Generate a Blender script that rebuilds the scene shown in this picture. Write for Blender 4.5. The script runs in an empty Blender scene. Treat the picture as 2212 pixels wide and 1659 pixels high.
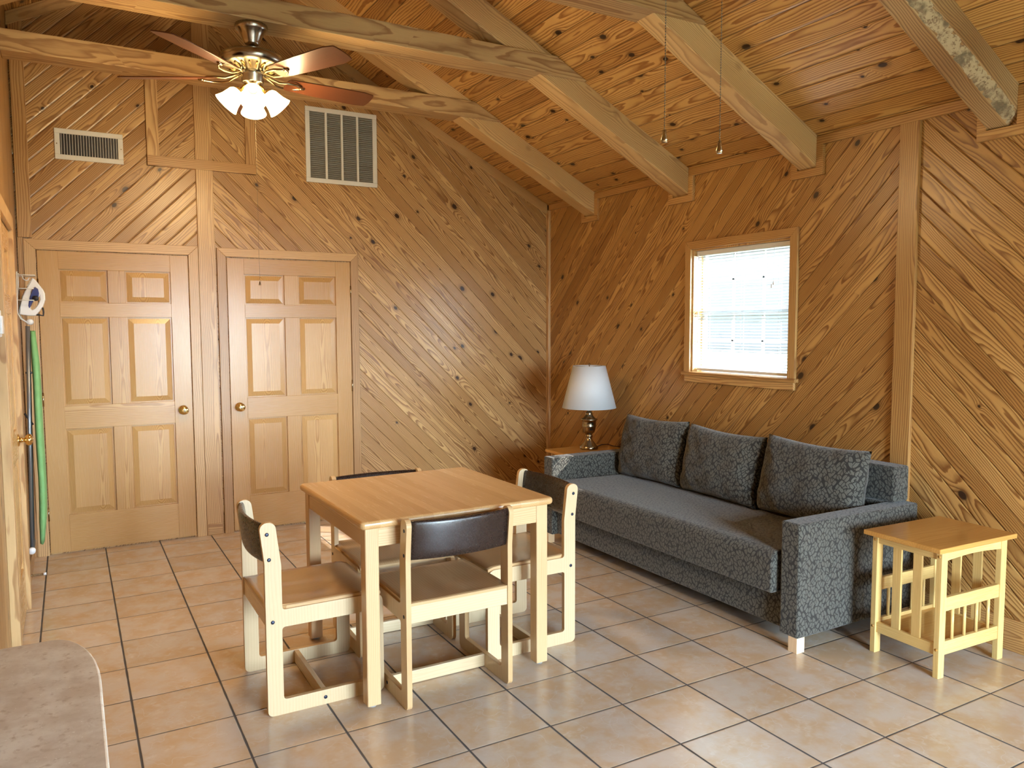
import bpy, bmesh, math, random
from mathutils import Vector, Matrix
random.seed(7)
PI = math.pi
C = bpy.context.scene.collection
sc = bpy.context.scene

# ------------------------------------------------------------------ camera, world, sun, daylight, exposure
cam_d = bpy.data.cameras.new('camera'); cam = bpy.data.objects.new('camera', cam_d); C.objects.link(cam)
yaw, pitch, roll = math.radians(29.6123), math.radians(-4.2445), math.radians(-0.196)
f_ = Vector((math.sin(yaw)*math.cos(pitch), math.cos(yaw)*math.cos(pitch), math.sin(pitch)))
r_ = Vector((math.cos(yaw), -math.sin(yaw), 0)); u_ = r_.cross(f_)
r2, u2 = r_*math.cos(roll)+u_*math.sin(roll), -r_*math.sin(roll)+u_*math.cos(roll)
cam.matrix_world = Matrix(((r2.x, u2.x, -f_.x, -3.790), (r2.y, u2.y, -f_.y, -6.001), (r2.z, u2.z, -f_.z, 1.5243), (0, 0, 0, 1)))
cam_d.sensor_fit = 'HORIZONTAL'; cam_d.sensor_width = 36; cam_d.lens = 36*1680.98/2212; cam_d.clip_start = 0.02
sc.camera = cam
sc.view_settings.view_transform = 'Standard'; sc.view_settings.look = 'None'; sc.view_settings.gamma = 1
sc.view_settings.use_curve_mapping = False
sc.view_settings.exposure = 0.50
sc.cycles.use_denoising = True
sc.cycles.use_adaptive_sampling = True; sc.cycles.adaptive_threshold = 0.05; sc.cycles.adaptive_min_samples = 12
sc.cycles.max_bounces = 8; sc.cycles.diffuse_bounces = 4; sc.cycles.glossy_bounces = 4
sc.cycles.transmission_bounces = 8; sc.cycles.transparent_max_bounces = 12
sc.cycles.caustics_reflective = False; sc.cycles.caustics_refractive = False
sc.cycles.sample_clamp_indirect = 6

world = bpy.data.worlds.new('sky'); sc.world = world; world.use_nodes = True
wn = world.node_tree; wn.nodes.clear()
wo = wn.nodes.new('ShaderNodeOutputWorld'); wb = wn.nodes.new('ShaderNodeBackground')
wt = wn.nodes.new('ShaderNodeTexCoord'); wsx = wn.nodes.new('ShaderNodeSeparateXYZ'); wr = wn.nodes.new('ShaderNodeValToRGB')
wm = wn.nodes.new('ShaderNodeMapRange'); wm.inputs[1].default_value = -0.3; wm.inputs[2].default_value = 0.6
wn.links.new(wt.outputs['Generated'], wsx.inputs[0]); wn.links.new(wsx.outputs[2], wm.inputs[0]); wn.links.new(wm.outputs[0], wr.inputs[0])
wr.color_ramp.elements[0].color = (0.30, 0.33, 0.32, 1); wr.color_ramp.elements[0].position = 0.2
wr.color_ramp.elements[1].color = (0.55, 0.77, 1.0, 1); wr.color_ramp.elements[1].position = 0.9
e_ = wr.color_ramp.elements.new(0.42); e_.color = (0.68, 0.86, 1.0, 1)
wn.links.new(wr.outputs[0], wb.inputs[0])
# the sky is several times brighter on the sun's side (south-east) than opposite it
wd = wn.nodes.new('ShaderNodeVectorMath'); wd.operation = 'DOT_PRODUCT'; wd.inputs[1].default_value = (0.42, -0.90, 0.12)
ws = wn.nodes.new('ShaderNodeMapRange'); ws.interpolation_type = 'SMOOTHSTEP'
for i_, v_ in enumerate((-0.15, 0.75, 1.05, 48.0)): ws.inputs[i_+1].default_value = v_
wn.links.new(wt.outputs['Generated'], wd.inputs[0]); wn.links.new(wd.outputs['Value'], ws.inputs[0]); wn.links.new(ws.outputs[0], wb.inputs[1])
wn.links.new(wb.outputs[0], wo.inputs[0])

sun_d = bpy.data.lights.new('sun', 'SUN'); sun = bpy.data.objects.new('sun', sun_d); C.objects.link(sun)
sun_d.energy = 26; sun_d.color = (1, 0.95, 0.86); sun_d.angle = math.radians(0.55)
sun.rotation_euler = Vector((-2.2, 1.75, -1.86)).to_track_quat('-Z', 'Y').to_euler()

def portal(name, loc, direction, sx, sy):
    d = bpy.data.lights.new(name, 'AREA'); o = bpy.data.objects.new(name, d); C.objects.link(o)
    d.shape = 'RECTANGLE'; d.size = sx; d.size_y = sy; d.cycles.is_portal = True
    o.location = loc; o.rotation_euler = Vector(direction).to_track_quat('-Z', 'Z').to_euler()
portal('daylight_south', (-1.75, -8.33, 1.15), (0, 1, 0), 2.0, 2.1)
portal('daylight_east', (0.12, -2.307, 1.62), (-1, 0, 0), 0.86, 0.86)
portal('daylight_added_window', (0.12, -7.4, 1.5), (-1, 0, 0), 1.0, 1.2)  # portal of the unseen window added for bounce light

# ------------------------------------------------------------------ mesh helpers
class MB:
    """collects shapes in one mesh; world or local coordinates"""
    def __init__(s): s.bm = bmesh.new()
    def face(s, vs, mi=0, sm=False):
        try:
            f = s.bm.faces.new(vs); f.material_index = mi; f.smooth = sm; return f
        except ValueError: return None
    def box(s, x0, y0, z0, x1, y1, z1, mi=0):
        x0, x1 = min(x0, x1), max(x0, x1); y0, y1 = min(y0, y1), max(y0, y1); z0, z1 = min(z0, z1), max(z0, z1)
        v = [s.bm.verts.new(p) for p in ((x0,y0,z0),(x1,y0,z0),(x1,y1,z0),(x0,y1,z0),(x0,y0,z1),(x1,y0,z1),(x1,y1,z1),(x0,y1,z1))]
        for q in ((3,2,1,0),(4,5,6,7),(0,1,5,4),(1,2,6,5),(2,3,7,6),(3,0,4,7)): s.face([v[i] for i in q], mi)
        return v
    def hexa(s, p, mi=0):
        v = [s.bm.verts.new(q) for q in p]
        for q in ((3,2,1,0),(4,5,6,7),(0,1,5,4),(1,2,6,5),(2,3,7,6),(3,0,4,7)): s.face([v[i] for i in q], mi)
    def prism(s, pts, axis, lo, hi, mi=0, sm=False):
        def P(a, b, c): return {'x': (c, a, b), 'y': (a, c, b), 'z': (a, b, c)}[axis]
        A = [s.bm.verts.new(P(a, b, lo)) for a, b in pts]; B = [s.bm.verts.new(P(a, b, hi)) for a, b in pts]
        n = len(pts)
        s.face(A[::-1], mi); s.face(B, mi)
        for i in range(n): s.face([A[i], A[(i+1) % n], B[(i+1) % n], B[i]], mi, sm)
    def lathe(s, prof, c=(0,0,0), n=32, mi=0, sm=True, M=None):
        rings = []
        for r, z in prof:
            ring = []
            for i in range(n):
                a = 2*PI*i/n; p = Vector((r*math.cos(a), r*math.sin(a), z))
                if M: p = M @ p
                ring.append(s.bm.verts.new(p+Vector(c)))
            rings.append(ring)
        for a, b in zip(rings, rings[1:]):
            for i in range(n): s.face([a[i], a[(i+1) % n], b[(i+1) % n], b[i]], mi, sm)
        if prof[0][0] > 1e-4: s.face(rings[0][::-1], mi)
        if prof[-1][0] > 1e-4: s.face(rings[-1], mi)
    def tube(s, pts, r, n=8, mi=0, cap=True):
        pts = [Vector(p) for p in pts]; rings = []; prev = None
        for i, p in enumerate(pts):
            t = (pts[min(i+1, len(pts)-1)]-pts[max(i-1, 0)]).normalized()
            if prev is None: a = t.orthogonal().normalized()
            else: a = (prev - t*prev.dot(t)).normalized()
            prev = a; b = t.cross(a); rr = r[i] if isinstance(r, (list, tuple)) else r
            rings.append([s.bm.verts.new(p + (a*math.cos(2*PI*k/n)+b*math.sin(2*PI*k/n))*rr) for k in range(n)])
        for A, B in zip(rings, rings[1:]):
            for i in range(n): s.face([A[i], A[(i+1) % n], B[(i+1) % n], B[i]], mi, True)
        if cap: s.face(rings[0][::-1], mi); s.face(rings[-1], mi)
    def grid(s, fn, nu, nv, mi=0, sm=True, wrapu=False):
        V = [[s.bm.verts.new(fn(i/nu, j/nv)) for j in range(nv+1)] for i in range(nu if wrapu else nu+1)]
        for i in range(nu):
            for j in range(nv):
                a = V[i]; b = V[(i+1) % len(V)]
                s.face([a[j], b[j], b[j+1], a[j+1]], mi, sm)
    def ball(s, c, r, sub=1, sc3=(1,1,1), mi=0):
        g = bmesh.ops.create_icosphere(s.bm, subdivisions=sub, radius=r)
        for v in g['verts']:
            v.co = Vector(c)+Vector((v.co.x*sc3[0], v.co.y*sc3[1], v.co.z*sc3[2]))
        for v in g['verts']:
            for f in v.link_faces: f.smooth = True; f.material_index = mi

def wloc(o):
    v = Vector((0, 0, 0))
    while o: v += o.location; o = o.parent
    return v

def obj(name, mb, mats, parent=None, bevel=0, label=None, world=True, segs=2, solid=0, subsurf=0, weld=False, center=True):
    bm = mb.bm
    if weld: bmesh.ops.remove_doubles(bm, verts=bm.verts, dist=1e-5)
    bmesh.ops.recalc_face_normals(bm, faces=bm.faces)
    if parent and world:
        off = wloc(parent)
        for v in bm.verts: v.co -= off
    elif parent:
        off = Vector((0, 0, 0)); q_ = parent
        while q_.parent: off += q_.location; q_ = q_.parent
        for v in bm.verts: v.co -= off
    uv = bm.loops.layers.uv.new('UVMap')
    for f in bm.faces:
        n = f.normal; ax = max(range(3), key=lambda i: abs(n[i]))
        for l in f.loops:
            c = l.vert.co
            l[uv].uv = ((c.y+.3, c.z), (c.x, c.z+.7), (c.y, c.x+.2))[ax]
    ctr = Vector((0, 0, 0))
    if center and len(bm.verts):
        ctr = Vector([(min(v.co[i] for v in bm.verts)+max(v.co[i] for v in bm.verts))/2 for i in range(3)])
        for v in bm.verts: v.co -= ctr
    me = bpy.data.meshes.new(name); bm.to_mesh(me); bm.free()
    for m in (mats if isinstance(mats, (list, tuple)) else [mats]): me.materials.append(m)
    o = bpy.data.objects.new(name, me); C.objects.link(o)
    if parent: o.parent = parent
    o.location = ctr
    if bevel:
        b = o.modifiers.new('b', 'BEVEL'); b.width = bevel; b.segments = segs; b.limit_method = 'ANGLE'; b.angle_limit = math.radians(40)
        b.harden_normals = False
    if subsurf:
        q = o.modifiers.new('s', 'SUBSURF'); q.levels = subsurf; q.render_levels = subsurf
    if solid:
        q = o.modifiers.new('t', 'SOLIDIFY'); q.thickness = solid; q.offset = 0
    if label: o['label'] = label
    return o

def tag(o, label, cat, group=None, kind=None):
    o['label'] = label; o['category'] = cat
    if group: o['group'] = group
    if kind: o['kind'] = kind
    return o
def thing(name, label, cat, loc=(0,0,0), rotz=0, group=None):
    o = bpy.data.objects.new(name, None); C.objects.link(o); o.location = loc; o.rotation_euler = (0, 0, rotz)
    o.empty_display_size = 0.1
    return tag(o, label, cat, group)
def struct(name, mb, mats, label, cat, group=None, bevel=0):
    o = obj(name, mb, mats, None, bevel, center=name.startswith(('trim', 'base'))); return tag(o, label, cat, group, 'structure')
def copy_tree(o, parent=None):
    c = o.copy(); C.objects.link(c)
    if parent: c.parent = parent
    for ch in [q for q in bpy.data.objects if q.parent == o]: copy_tree(ch, c)
    return c

def rounded(pts, r, n=4):
    """2D polygon with rounded corners; r one radius or list"""
    out = []; N = len(pts)
    for i in range(N):
        p0, p, p1 = Vector(pts[i-1]), Vector(pts[i]), Vector(pts[(i+1) % N])
        rr = r[i] if isinstance(r, (list, tuple)) else r
        if rr <= 1e-5: out.append(tuple(p)); continue
        a, b = (p0-p), (p1-p); la, lb = a.length, b.length; a.normalize(); b.normalize()
        ang = a.angle(b); d = min(rr/math.tan(ang/2), la*.49, lb*.49); rr = d*math.tan(ang/2)
        s_, e = p+a*d, p+b*d
        c = p + (a+b).normalized()*(rr/math.sin(ang/2))
        a0 = math.atan2(s_.y-c.y, s_.x-c.x); a1 = math.atan2(e.y-c.y, e.x-c.x); da = a1-a0
        while da > PI: da -= 2*PI
        while da < -PI: da += 2*PI
        for k in range(n+1):
            t = a0+da*k/n; out.append((c.x+rr*math.cos(t), c.y+rr*math.sin(t)))
    return out

# ------------------------------------------------------------------ material helpers
class NT:
    def __init__(s, name):
        s.m = bpy.data.materials.new(name); s.m.use_nodes = True; s.t = s.m.node_tree
        s.b = s.t.nodes['Principled BSDF']
    def n(s, typ, **k):
        q = s.t.nodes.new(typ)
        for a, v in k.items(): setattr(q, a, v)
        return q
    def set(s, sock, v):
        if isinstance(v, bpy.types.NodeSocket): s.t.links.new(v, sock)
        else: sock.default_value = v
    def m_(s, op, a, b=None, c=None, clamp=False):
        q = s.n('ShaderNodeMath', operation=op, use_clamp=clamp); s.set(q.inputs[0], a)
        if b is not None: s.set(q.inputs[1], b)
        if c is not None: s.set(q.inputs[2], c)
        return q.outputs[0]
    def vec(s, x, y, z):
        q = s.n('ShaderNodeCombineXYZ')
        for i, v in enumerate((x, y, z)): s.set(q.inputs[i], v)
        return q.outputs[0]
    def dot(s, a, v):
        q = s.n('ShaderNodeVectorMath', operation='DOT_PRODUCT'); s.set(q.inputs[0], a); q.inputs[1].default_value = v
        return q.outputs['Value']
    def noise(s, vec, scale=1, detail=2, rough=.5, col=False):
        q = s.n('ShaderNodeTexNoise'); s.set(q.inputs['Vector'], vec); q.inputs['Scale'].default_value = scale
        q.inputs['Detail'].default_value = detail; q.inputs['Roughness'].default_value = rough
        return q.outputs[1 if col else 0]
    def ramp(s, fac, stops):
        q = s.n('ShaderNodeValToRGB'); s.set(q.inputs[0], fac); r = q.color_ramp
        def c4(c): return (c, c, c, 1) if isinstance(c, (int, float)) else (*c[:3], 1)
        r.elements[0].position, r.elements[0].color = stops[0][0], c4(stops[0][1])
        r.elements[1].position, r.elements[1].color = stops[-1][0], c4(stops[-1][1])
        for p, c in stops[1:-1]: e = r.elements.new(p); e.color = c4(c)
        return q.outputs[0]
    def mix(s, f, a, b, mode='MIX'):
        q = s.n('ShaderNodeMix', data_type='RGBA', blend_type=mode); s.set(q.inputs[0], f)
        for i, v in ((6, a), (7, b)):
            s.set(q.inputs[i], (*v[:3], 1) if isinstance(v, (tuple, list)) else v)
        return q.outputs[2]
    def smooth(s, v, a, b, o0=0., o1=1.):
        q = s.n('ShaderNodeMapRange', interpolation_type='SMOOTHSTEP'); s.set(q.inputs[0], v)
        for i, x in ((1, a), (2, b), (3, o0), (4, o1)): q.inputs[i].default_value = x
        return q.outputs[0]
    def bump(s, h, strength=.5, dist=.003):
        q = s.n('ShaderNodeBump'); q.inputs['Strength'].default_value = strength; q.inputs['Distance'].default_value = dist
        s.set(q.inputs['Height'], h); s.t.links.new(q.outputs[0], s.b.inputs['Normal'])

def plain(name, col, rough=.5, metal=0, **k):
    q = NT(name); b = q.b; b.inputs['Base Color'].default_value = (*col, 1); b.inputs['Roughness'].default_value = rough
    b.inputs['Metallic'].default_value = metal
    P = q.n('ShaderNodeTexCoord').outputs['Object']
    nz = q.noise(P, k.get('ns', 60), 3)
    if k.get('bump') or k.get('var'): q.set(b.inputs['Roughness'], q.m_('MULTIPLY_ADD', nz, .12, rough-.06))
    if k.get('var', 0): q.set(b.inputs['Base Color'], q.mix(nz, tuple(c*(1-k['var']) for c in col), tuple(min(1, c*(1+k['var'])) for c in col)))
    if k.get('bump'): q.bump(nz, k['bump'], .001)
    if k.get('emit'): b.inputs['Emission Color'].default_value = (*k['emit'][0], 1); b.inputs['Emission Strength'].default_value = k['emit'][1]
    return q.m

def wood(name, light, dark, U=(0,0,1), V=(1,0,0), plank=0, ring=.009, contrast=.75, knots=.5, rough=.33, tone=.22,
         groove=.004, seed=0., red=(0.9, 0.75, 0.55), spec=.5, amp=1., kc=.42, off=0., w0=0., stain=0.25):
    """sawn softwood: growth rings of a tilted log cut by the board, boards of width plank along U"""
    q = NT(name); P = q.n('ShaderNodeTexCoord').outputs['Object']
    U_, V_ = Vector(U).normalized(), Vector(V).normalized(); W_ = U_.cross(V_)
    u, v, w = q.dot(P, U_), q.dot(P, V_), q.dot(P, W_)
    if off: v = q.m_('ADD', v, off)
    if w0: w = q.m_('ADD', w, w0)
    if plank:
        t = q.m_('DIVIDE', v, plank); bi = q.m_('FLOOR', t)
        vb = q.m_('MULTIPLY', q.m_('SUBTRACT', q.m_('SUBTRACT', t, bi), .5), plank)
        wn_ = q.n('ShaderNodeTexWhiteNoise', noise_dimensions='1D'); q.set(wn_.inputs['W'], q.m_('ADD', bi, 17.3+seed))
        sp = q.n('ShaderNodeSeparateColor'); q.t.links.new(wn_.outputs['Color'], sp.inputs[0]); r1, r2_, r3 = sp.outputs
        span = plank
    else:
        oi = q.n('ShaderNodeObjectInfo').outputs['Random']
        wn_ = q.n('ShaderNodeTexWhiteNoise', noise_dimensions='1D'); q.set(wn_.inputs['W'], q.m_('MULTIPLY_ADD', oi, 91.7, seed))
        sp = q.n('ShaderNodeSeparateColor'); q.t.links.new(wn_.outputs['Color'], sp.inputs[0]); r1, r2_, r3 = sp.outputs
        vb = v; span = .12
    uo = q.m_('MULTIPLY_ADD', r1, 37., u)
    nv = q.vec(q.m_('MULTIPLY', uo, 1.5), q.m_('MULTIPLY_ADD', vb, 6., q.m_('MULTIPLY', r2_, 23.)), q.m_('MULTIPLY_ADD', w, 6., q.m_('MULTIPLY', r3, 11.)))
    nc = q.n('ShaderNodeTexNoise'); q.set(nc.inputs['Vector'], nv); nc.inputs['Scale'].default_value = 1; nc.inputs['Detail'].default_value = 1.6
    sc_ = q.n('ShaderNodeSeparateColor'); q.t.links.new(nc.outputs['Color'], sc_.inputs[0])
    nA = q.m_('SUBTRACT', sc_.outputs[0], .5); nB = q.m_('SUBTRACT', sc_.outputs[1], .5)
    if knots:
        kv = q.vec(q.m_('DIVIDE', q.m_('MULTIPLY_ADD', r1, .0 if not plank else 3., u), kc*1.1), q.m_('DIVIDE', v, kc*.75), seed*.37+.5)
        vo = q.n('ShaderNodeTexVoronoi', feature='F1', voronoi_dimensions='3D' if not plank else '2D'); q.set(vo.inputs['Vector'], kv); vo.inputs['Scale'].default_value = 1
        ks = q.n('ShaderNodeSeparateColor'); q.t.links.new(vo.outputs['Color'], ks.inputs[0])
        kd = q.m_('MULTIPLY', vo.outputs['Distance'], kc*.9)
        kr = q.m_('MULTIPLY_ADD', ks.outputs[0], .017, .005)          # knot radius
        has = q.m_('LESS_THAN', ks.outputs[1], knots)
        rel = q.m_('DIVIDE', kd, kr)
        halo = q.m_('DIVIDE', has, q.m_('MULTIPLY_ADD', q.m_('MULTIPLY', rel, rel), .22, 1.))
    # rings
    a = q.m_('ADD', q.m_('MULTIPLY_ADD', q.m_('SUBTRACT', r2_, .5), span*1.3, vb), q.m_('MULTIPLY', nA, .055*amp))
    d = q.m_('ADD', q.m_('ADD', q.m_('MULTIPLY_ADD', r3, .045, .008), w), q.m_('MULTIPLY', nB, .085*amp))
    r = q.m_('SQRT', q.m_('ADD', q.m_('MULTIPLY', a, a), q.m_('MULTIPLY', d, d)))
    if knots: r = q.m_('ADD', r, q.m_('MULTIPLY', halo, .022))
    ph = q.m_('DIVIDE', r, ring)
    ph = q.m_('ADD', ph, q.m_('MULTIPLY', q.noise(q.vec(q.m_('MULTIPLY', uo, 9), q.m_('MULTIPLY', v, 60), w), 1, 1), .5))
    fr = q.m_('FRACT', ph)
    rg = q.ramp(fr, [(0, .05), (.35, .12), (.62, .55), (.8, 1.), (.93, .85), (1., .05)])
    fib = q.noise(q.vec(q.m_('MULTIPLY', uo, 7), q.m_('MULTIPLY', v, 420), q.m_('MULTIPLY', w, 420)), 1, 1, .6)
    f = q.m_('MULTIPLY', rg, contrast)
    f = q.m_('ADD', f, q.m_('MULTIPLY', q.m_('SUBTRACT', fib, .5), .35), clamp=True)
    col = q.mix(f, light, dark)
    big = q.noise(q.vec(q.m_('MULTIPLY', uo, 1.2), q.m_('MULTIPLY', v, 3), w), 1, 1)
    tn = q.m_('ADD', q.m_('MULTIPLY', q.m_('SUBTRACT', r3, .5), tone*2), q.m_('MULTIPLY_ADD', q.m_('SUBTRACT', big, .5), stain*2, 1.))
    tc = q.n('ShaderNodeCombineColor')
    for i in range(3): q.set(tc.inputs[i], q.m_('POWER', tn, (0.8, 1.1, 1.5)[i]))
    col = q.mix(1., col, tc.outputs[0], 'MULTIPLY')
    if knots:
        km = q.m_('MULTIPLY', q.smooth(rel, 1.25, .75), has)
        ringk = q.m_('MULTIPLY', q.m_('MULTIPLY', q.smooth(rel, 2.6, 1.2), .45), has)
        col = q.mix(ringk, col, tuple(c*.55 for c in dark))
        col = q.mix(km, col, (.035, .014, .006))
    h = None
    if plank and groove:
        e = q.m_('SUBTRACT', plank/2, q.m_('ABSOLUTE', vb))
        gm = q.smooth(e, groove*.35, 0.)
        col = q.mix(gm, col, tuple(c*.30 for c in dark))
        h = q.m_('MINIMUM', q.m_('DIVIDE', e, groove), 1.)
    q.set(q.b.inputs['Base Color'], col)
    q.set(q.b.inputs['Roughness'], q.m_('MULTIPLY_ADD', fib, .14, rough-.07))
    q.b.inputs['Specular IOR Level'].default_value = spec
    if h is not None: q.bump(h, .75, .0035)
    return q.m

S2 = math.sqrt(.5)
YL, YD = (.60, .33, .13), (.30, .115, .030)     # yellow pine, late wood
M = {}
M['back_down'] = wood('pine_boards_back_down', (.56,.345,.145), (.24,.11,.036), (S2,0,-S2), (S2,0,S2), plank=.083, seed=1, knots=.62, ring=.0085, contrast=1., groove=.0045, amp=1.25, kc=.36)
M['back_up'] = wood('pine_boards_back_up', (.56,.345,.145), (.24,.11,.036), (S2,0,S2), (-S2,0,S2), plank=.083, seed=5, knots=.35, ring=.008, contrast=.9, groove=.009, amp=1.1)
M['right_up'] = wood('pine_boards_right_up', (.50,.275,.085), (.20,.078,.018), (0,-S2,S2), (0,S2,S2), plank=.083, seed=9, knots=.5, ring=.009, contrast=1., groove=.0045, amp=1.35, kc=.38)
M['right_down'] = wood('pine_boards_right_down', (.50,.275,.085), (.20,.078,.018), (0,S2,S2), (0,-S2,S2), plank=.083, seed=13, knots=.35, ring=.010, contrast=1., groove=.006, amp=1.4)
M['left_wall'] = wood('pine_boards_left', (.40,.225,.08), (.20,.085,.024), (0,0,1), (0,1,0), plank=.12, seed=15, w0=-4.06)
sl = math.atan(.515); cs, sn = math.cos(sl), math.sin(sl)
M['ceil_right'] = wood('pine_boards_ceiling_right', (.56,.315,.095), (.25,.095,.018), (0,1,0), (-cs,0,sn), plank=.122, seed=21, knots=.8, ring=.012, kc=.34, groove=.012, tone=.28, w0=-2.60*cs, amp=1.0, contrast=1.0)
M['ceil_left'] = wood('pine_boards_ceiling_left', (.56,.315,.095), (.25,.095,.018), (0,1,0), (cs,0,sn), plank=.122, seed=25, knots=.8, ring=.012, kc=.34, groove=.012, amp=1.0, contrast=1.0, w0=(2.60+.515*5.84)*cs)
M['trim_x'] = wood('pine_trim_x', (.57,.355,.155), (.33,.165,.06), (1,0,0), (0,0,1), seed=31, knots=.15, contrast=1., ring=.011)
M['trim_y'] = wood('pine_trim_y', (.56,.33,.12), (.33,.155,.05), (0,1,0), (0,0,1), seed=33, knots=.15, contrast=1., ring=.011)
M['trim_z'] = wood('pine_trim_z', (.57,.365,.165), (.34,.175,.065), (0,0,1), (1,1,0), seed=35, knots=.12, contrast=1., ring=.011)
M['trim_zr'] = wood('pine_trim_z_right', (.55,.33,.12), (.31,.145,.045), (0,0,1), (0,1,0), seed=36, knots=.12, contrast=1., ring=.011)
M['beam_x'] = wood('beam_x', (.60,.42,.21), (.30,.16,.065), (1,0,0), (0,.2,1), seed=41, knots=.8, kc=.3, ring=.011, rough=.55, amp=.8, contrast=.9)
M['beam_r'] = wood('beam_rafter_right', (.62,.41,.185), (.33,.18,.07), (-cs,0,sn), (sn,0,cs), seed=43, knots=.95, kc=.24, ring=.010, rough=.6, contrast=.7, stain=.4)
M['beam_l'] = wood('beam_rafter_left', (.62,.41,.185), (.33,.18,.07), (cs,0,sn), (-sn,0,cs), seed=44, knots=.55, ring=.011, rough=.6, contrast=.55, stain=.4)
M['beam_rough'] = wood('beam_rough_sawn', (.50,.33,.16), (.20,.11,.05), (-cs,0,sn), (sn,0,cs), seed=47, knots=.8, kc=.26, ring=.010, rough=.7, contrast=.8, stain=.8, amp=1.3)
def bark():
    q = NT('bark'); P = q.n('ShaderNodeTexCoord').outputs['Object']; n1 = q.noise(P, 9, 4, .65); n2 = q.noise(P, 70, 3, .6)
    c = q.mix(q.smooth(n1, .40, .56), (.17,.13,.08), (.48,.38,.24)); c = q.mix(q.smooth(n2, .5, .66), c, (.22,.15,.09))
    q.set(q.b.inputs['Base Color'], c); q.b.inputs['Roughness'].default_value = .85; q.bump(n2, .8, .006); return q.m
M['bark'] = bark()
DL, DD = (.60,.375,.155), (.37,.18,.055)
M['door_v'] = wood('door_pine_vertical', DL, DD, (0,0,1), (1,0,0), seed=51, knots=0, ring=.007, rough=.26, contrast=.8, amp=.5, tone=.12, stain=.22)
M['door_h'] = wood('door_pine_rail', DL, DD, (1,0,0), (0,0,1), seed=53, knots=0, ring=.009, rough=.26, contrast=.8, amp=.7, tone=.12, stain=.22)
M['door_lv'] = wood('door_pine_vertical_left', DL, DD, (0,0,1), (0,1,0), seed=55, knots=0, ring=.007, rough=.26, contrast=.5, amp=.5)
M['door_lh'] = wood('door_pine_rail_left', DL, DD, (0,1,0), (0,0,1), seed=56, knots=0, ring=.007, rough=.26, contrast=.5, amp=.5)
OL, OD = (.66,.46,.25), (.48,.28,.12)
M['table_top'] = wood('table_strips', (.60,.37,.165), (.46,.25,.095), (0,1,0), (1,0,0), plank=.046, seed=61, knots=0, ring=.008, rough=.24, contrast=.35, amp=.3, tone=.09, groove=0, stain=.1)
M['table_x'] = wood('table_ash_x', OL, OD, (1,0,0), (0,0,1), seed=62, knots=0, ring=.007, contrast=.5, amp=.4, tone=.06)
M['table_y'] = wood('table_ash_y', OL, OD, (0,1,0), (0,0,1), seed=63, knots=0, ring=.007, contrast=.5, amp=.4, tone=.06)
M['table_z'] = wood('table_ash_z', OL, OD, (0,0,1), (1,0,0), seed=64, knots=0, ring=.007, contrast=.5, amp=.4, tone=.06)
CL, CD = (.64,.495,.305), (.55,.39,.22)
M['chair_ply'] = wood('chair_birch_ply', CL, CD, (0,0,1), (1,0,0), seed=71, knots=0, ring=.012, contrast=.4, amp=.8, tone=.05, rough=.3, stain=.08)
M['chair_y'] = wood('chair_birch_cross', CL, CD, (0,1,0), (0,0,1), seed=72, knots=0, ring=.012, contrast=.4, amp=.8, tone=.05, rough=.3, stain=.08)
M['chair_seat'] = wood('chair_seat_ply', (.43,.265,.13), (.34,.195,.09), (1,0,0), (0,1,0), seed=73, knots=0, ring=.011, contrast=.4, amp=.9, tone=.04, rough=.22, stain=.1)
M['edge'] = wood('ply_edge', (.60,.40,.2), (.42,.24,.10), (1,0,0), (0,0,1), seed=74, knots=0, ring=.003, contrast=.6, amp=.1, tone=.05)
EL, ED = (.72,.50,.19), (.60,.37,.12)
M['end_top'] = wood('end_table_top', (.60,.32,.085), (.46,.21,.045), (1,0,0), (0,1,0), plank=.075, seed=81, knots=0, ring=.012, rough=.16, contrast=.4, tone=.05, groove=0, stain=.12)
M['end_z'] = wood('end_table_z', EL, ED, (0,0,1), (1,0,0), seed=82, knots=0, ring=.01, contrast=.35, amp=.5, tone=.05, rough=.28)
M['end_x'] = wood('end_table_x', EL, ED, (1,0,0), (0,0,1), seed=83, knots=0, ring=.01, contrast=.35, amp=.5, tone=.05, rough=.28)
M['end_y'] = wood('end_table_y', EL, ED, (0,1,0), (0,0,1), seed=84, knots=0, ring=.01, contrast=.35, amp=.5, tone=.05, rough=.28)
M['blade'] = wood('fan_blade_walnut', (.105,.032,.012), (.05,.015,.007), (1,0,0), (0,1,0), seed=91, knots=0, ring=.008, rough=.35, contrast=.6, tone=.05)
M['sofa_foot'] = wood('sofa_foot_beech', (.70,.50,.30), (.60,.40,.22), (0,0,1), (1,0,0), seed=92, knots=0, ring=.01, contrast=.3)
M['brass'] = plain('brass', (.72,.50,.20), .22, 1)
M['nickel'] = plain('brushed_nickel', (.42,.39,.34), .25, 1)
M['antique'] = plain('antique_brass', (.40,.32,.20), .22, 1)
M['chrome'] = plain('chrome', (.62,.62,.6), .2, 1)
M['vinyl'] = plain('brown_vinyl', (.024,.013,.010), .27, 0, ns=250, bump=.25)
M['chain'] = plain('dark_chain', (.16,.13,.09), .35, 1)
M['black'] = plain('black_plastic', (.02,.02,.025), .4)
M['bolt'] = plain('bolt_dark', (.03,.035,.06), .35, .6)
M['white'] = plain('white_enamel', (.72,.73,.72), .4, ns=30, var=.04)
M['white_pl'] = plain('white_plastic', (.78,.80,.84), .3)
M['navy'] = plain('navy_plastic', (.02,.03,.16), .25)
M['grey_tube'] = plain('grey_metal', (.25,.27,.30), .35, .7)
M['rubber'] = plain('rubber_grey', (.30,.30,.30), .6)
M['outdoor'] = plain('outdoor_ground', (.22,.26,.17), .9, ns=3, var=.5)
M['window_w'] = plain('window_vinyl', (.62,.66,.70), .4)

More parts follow.
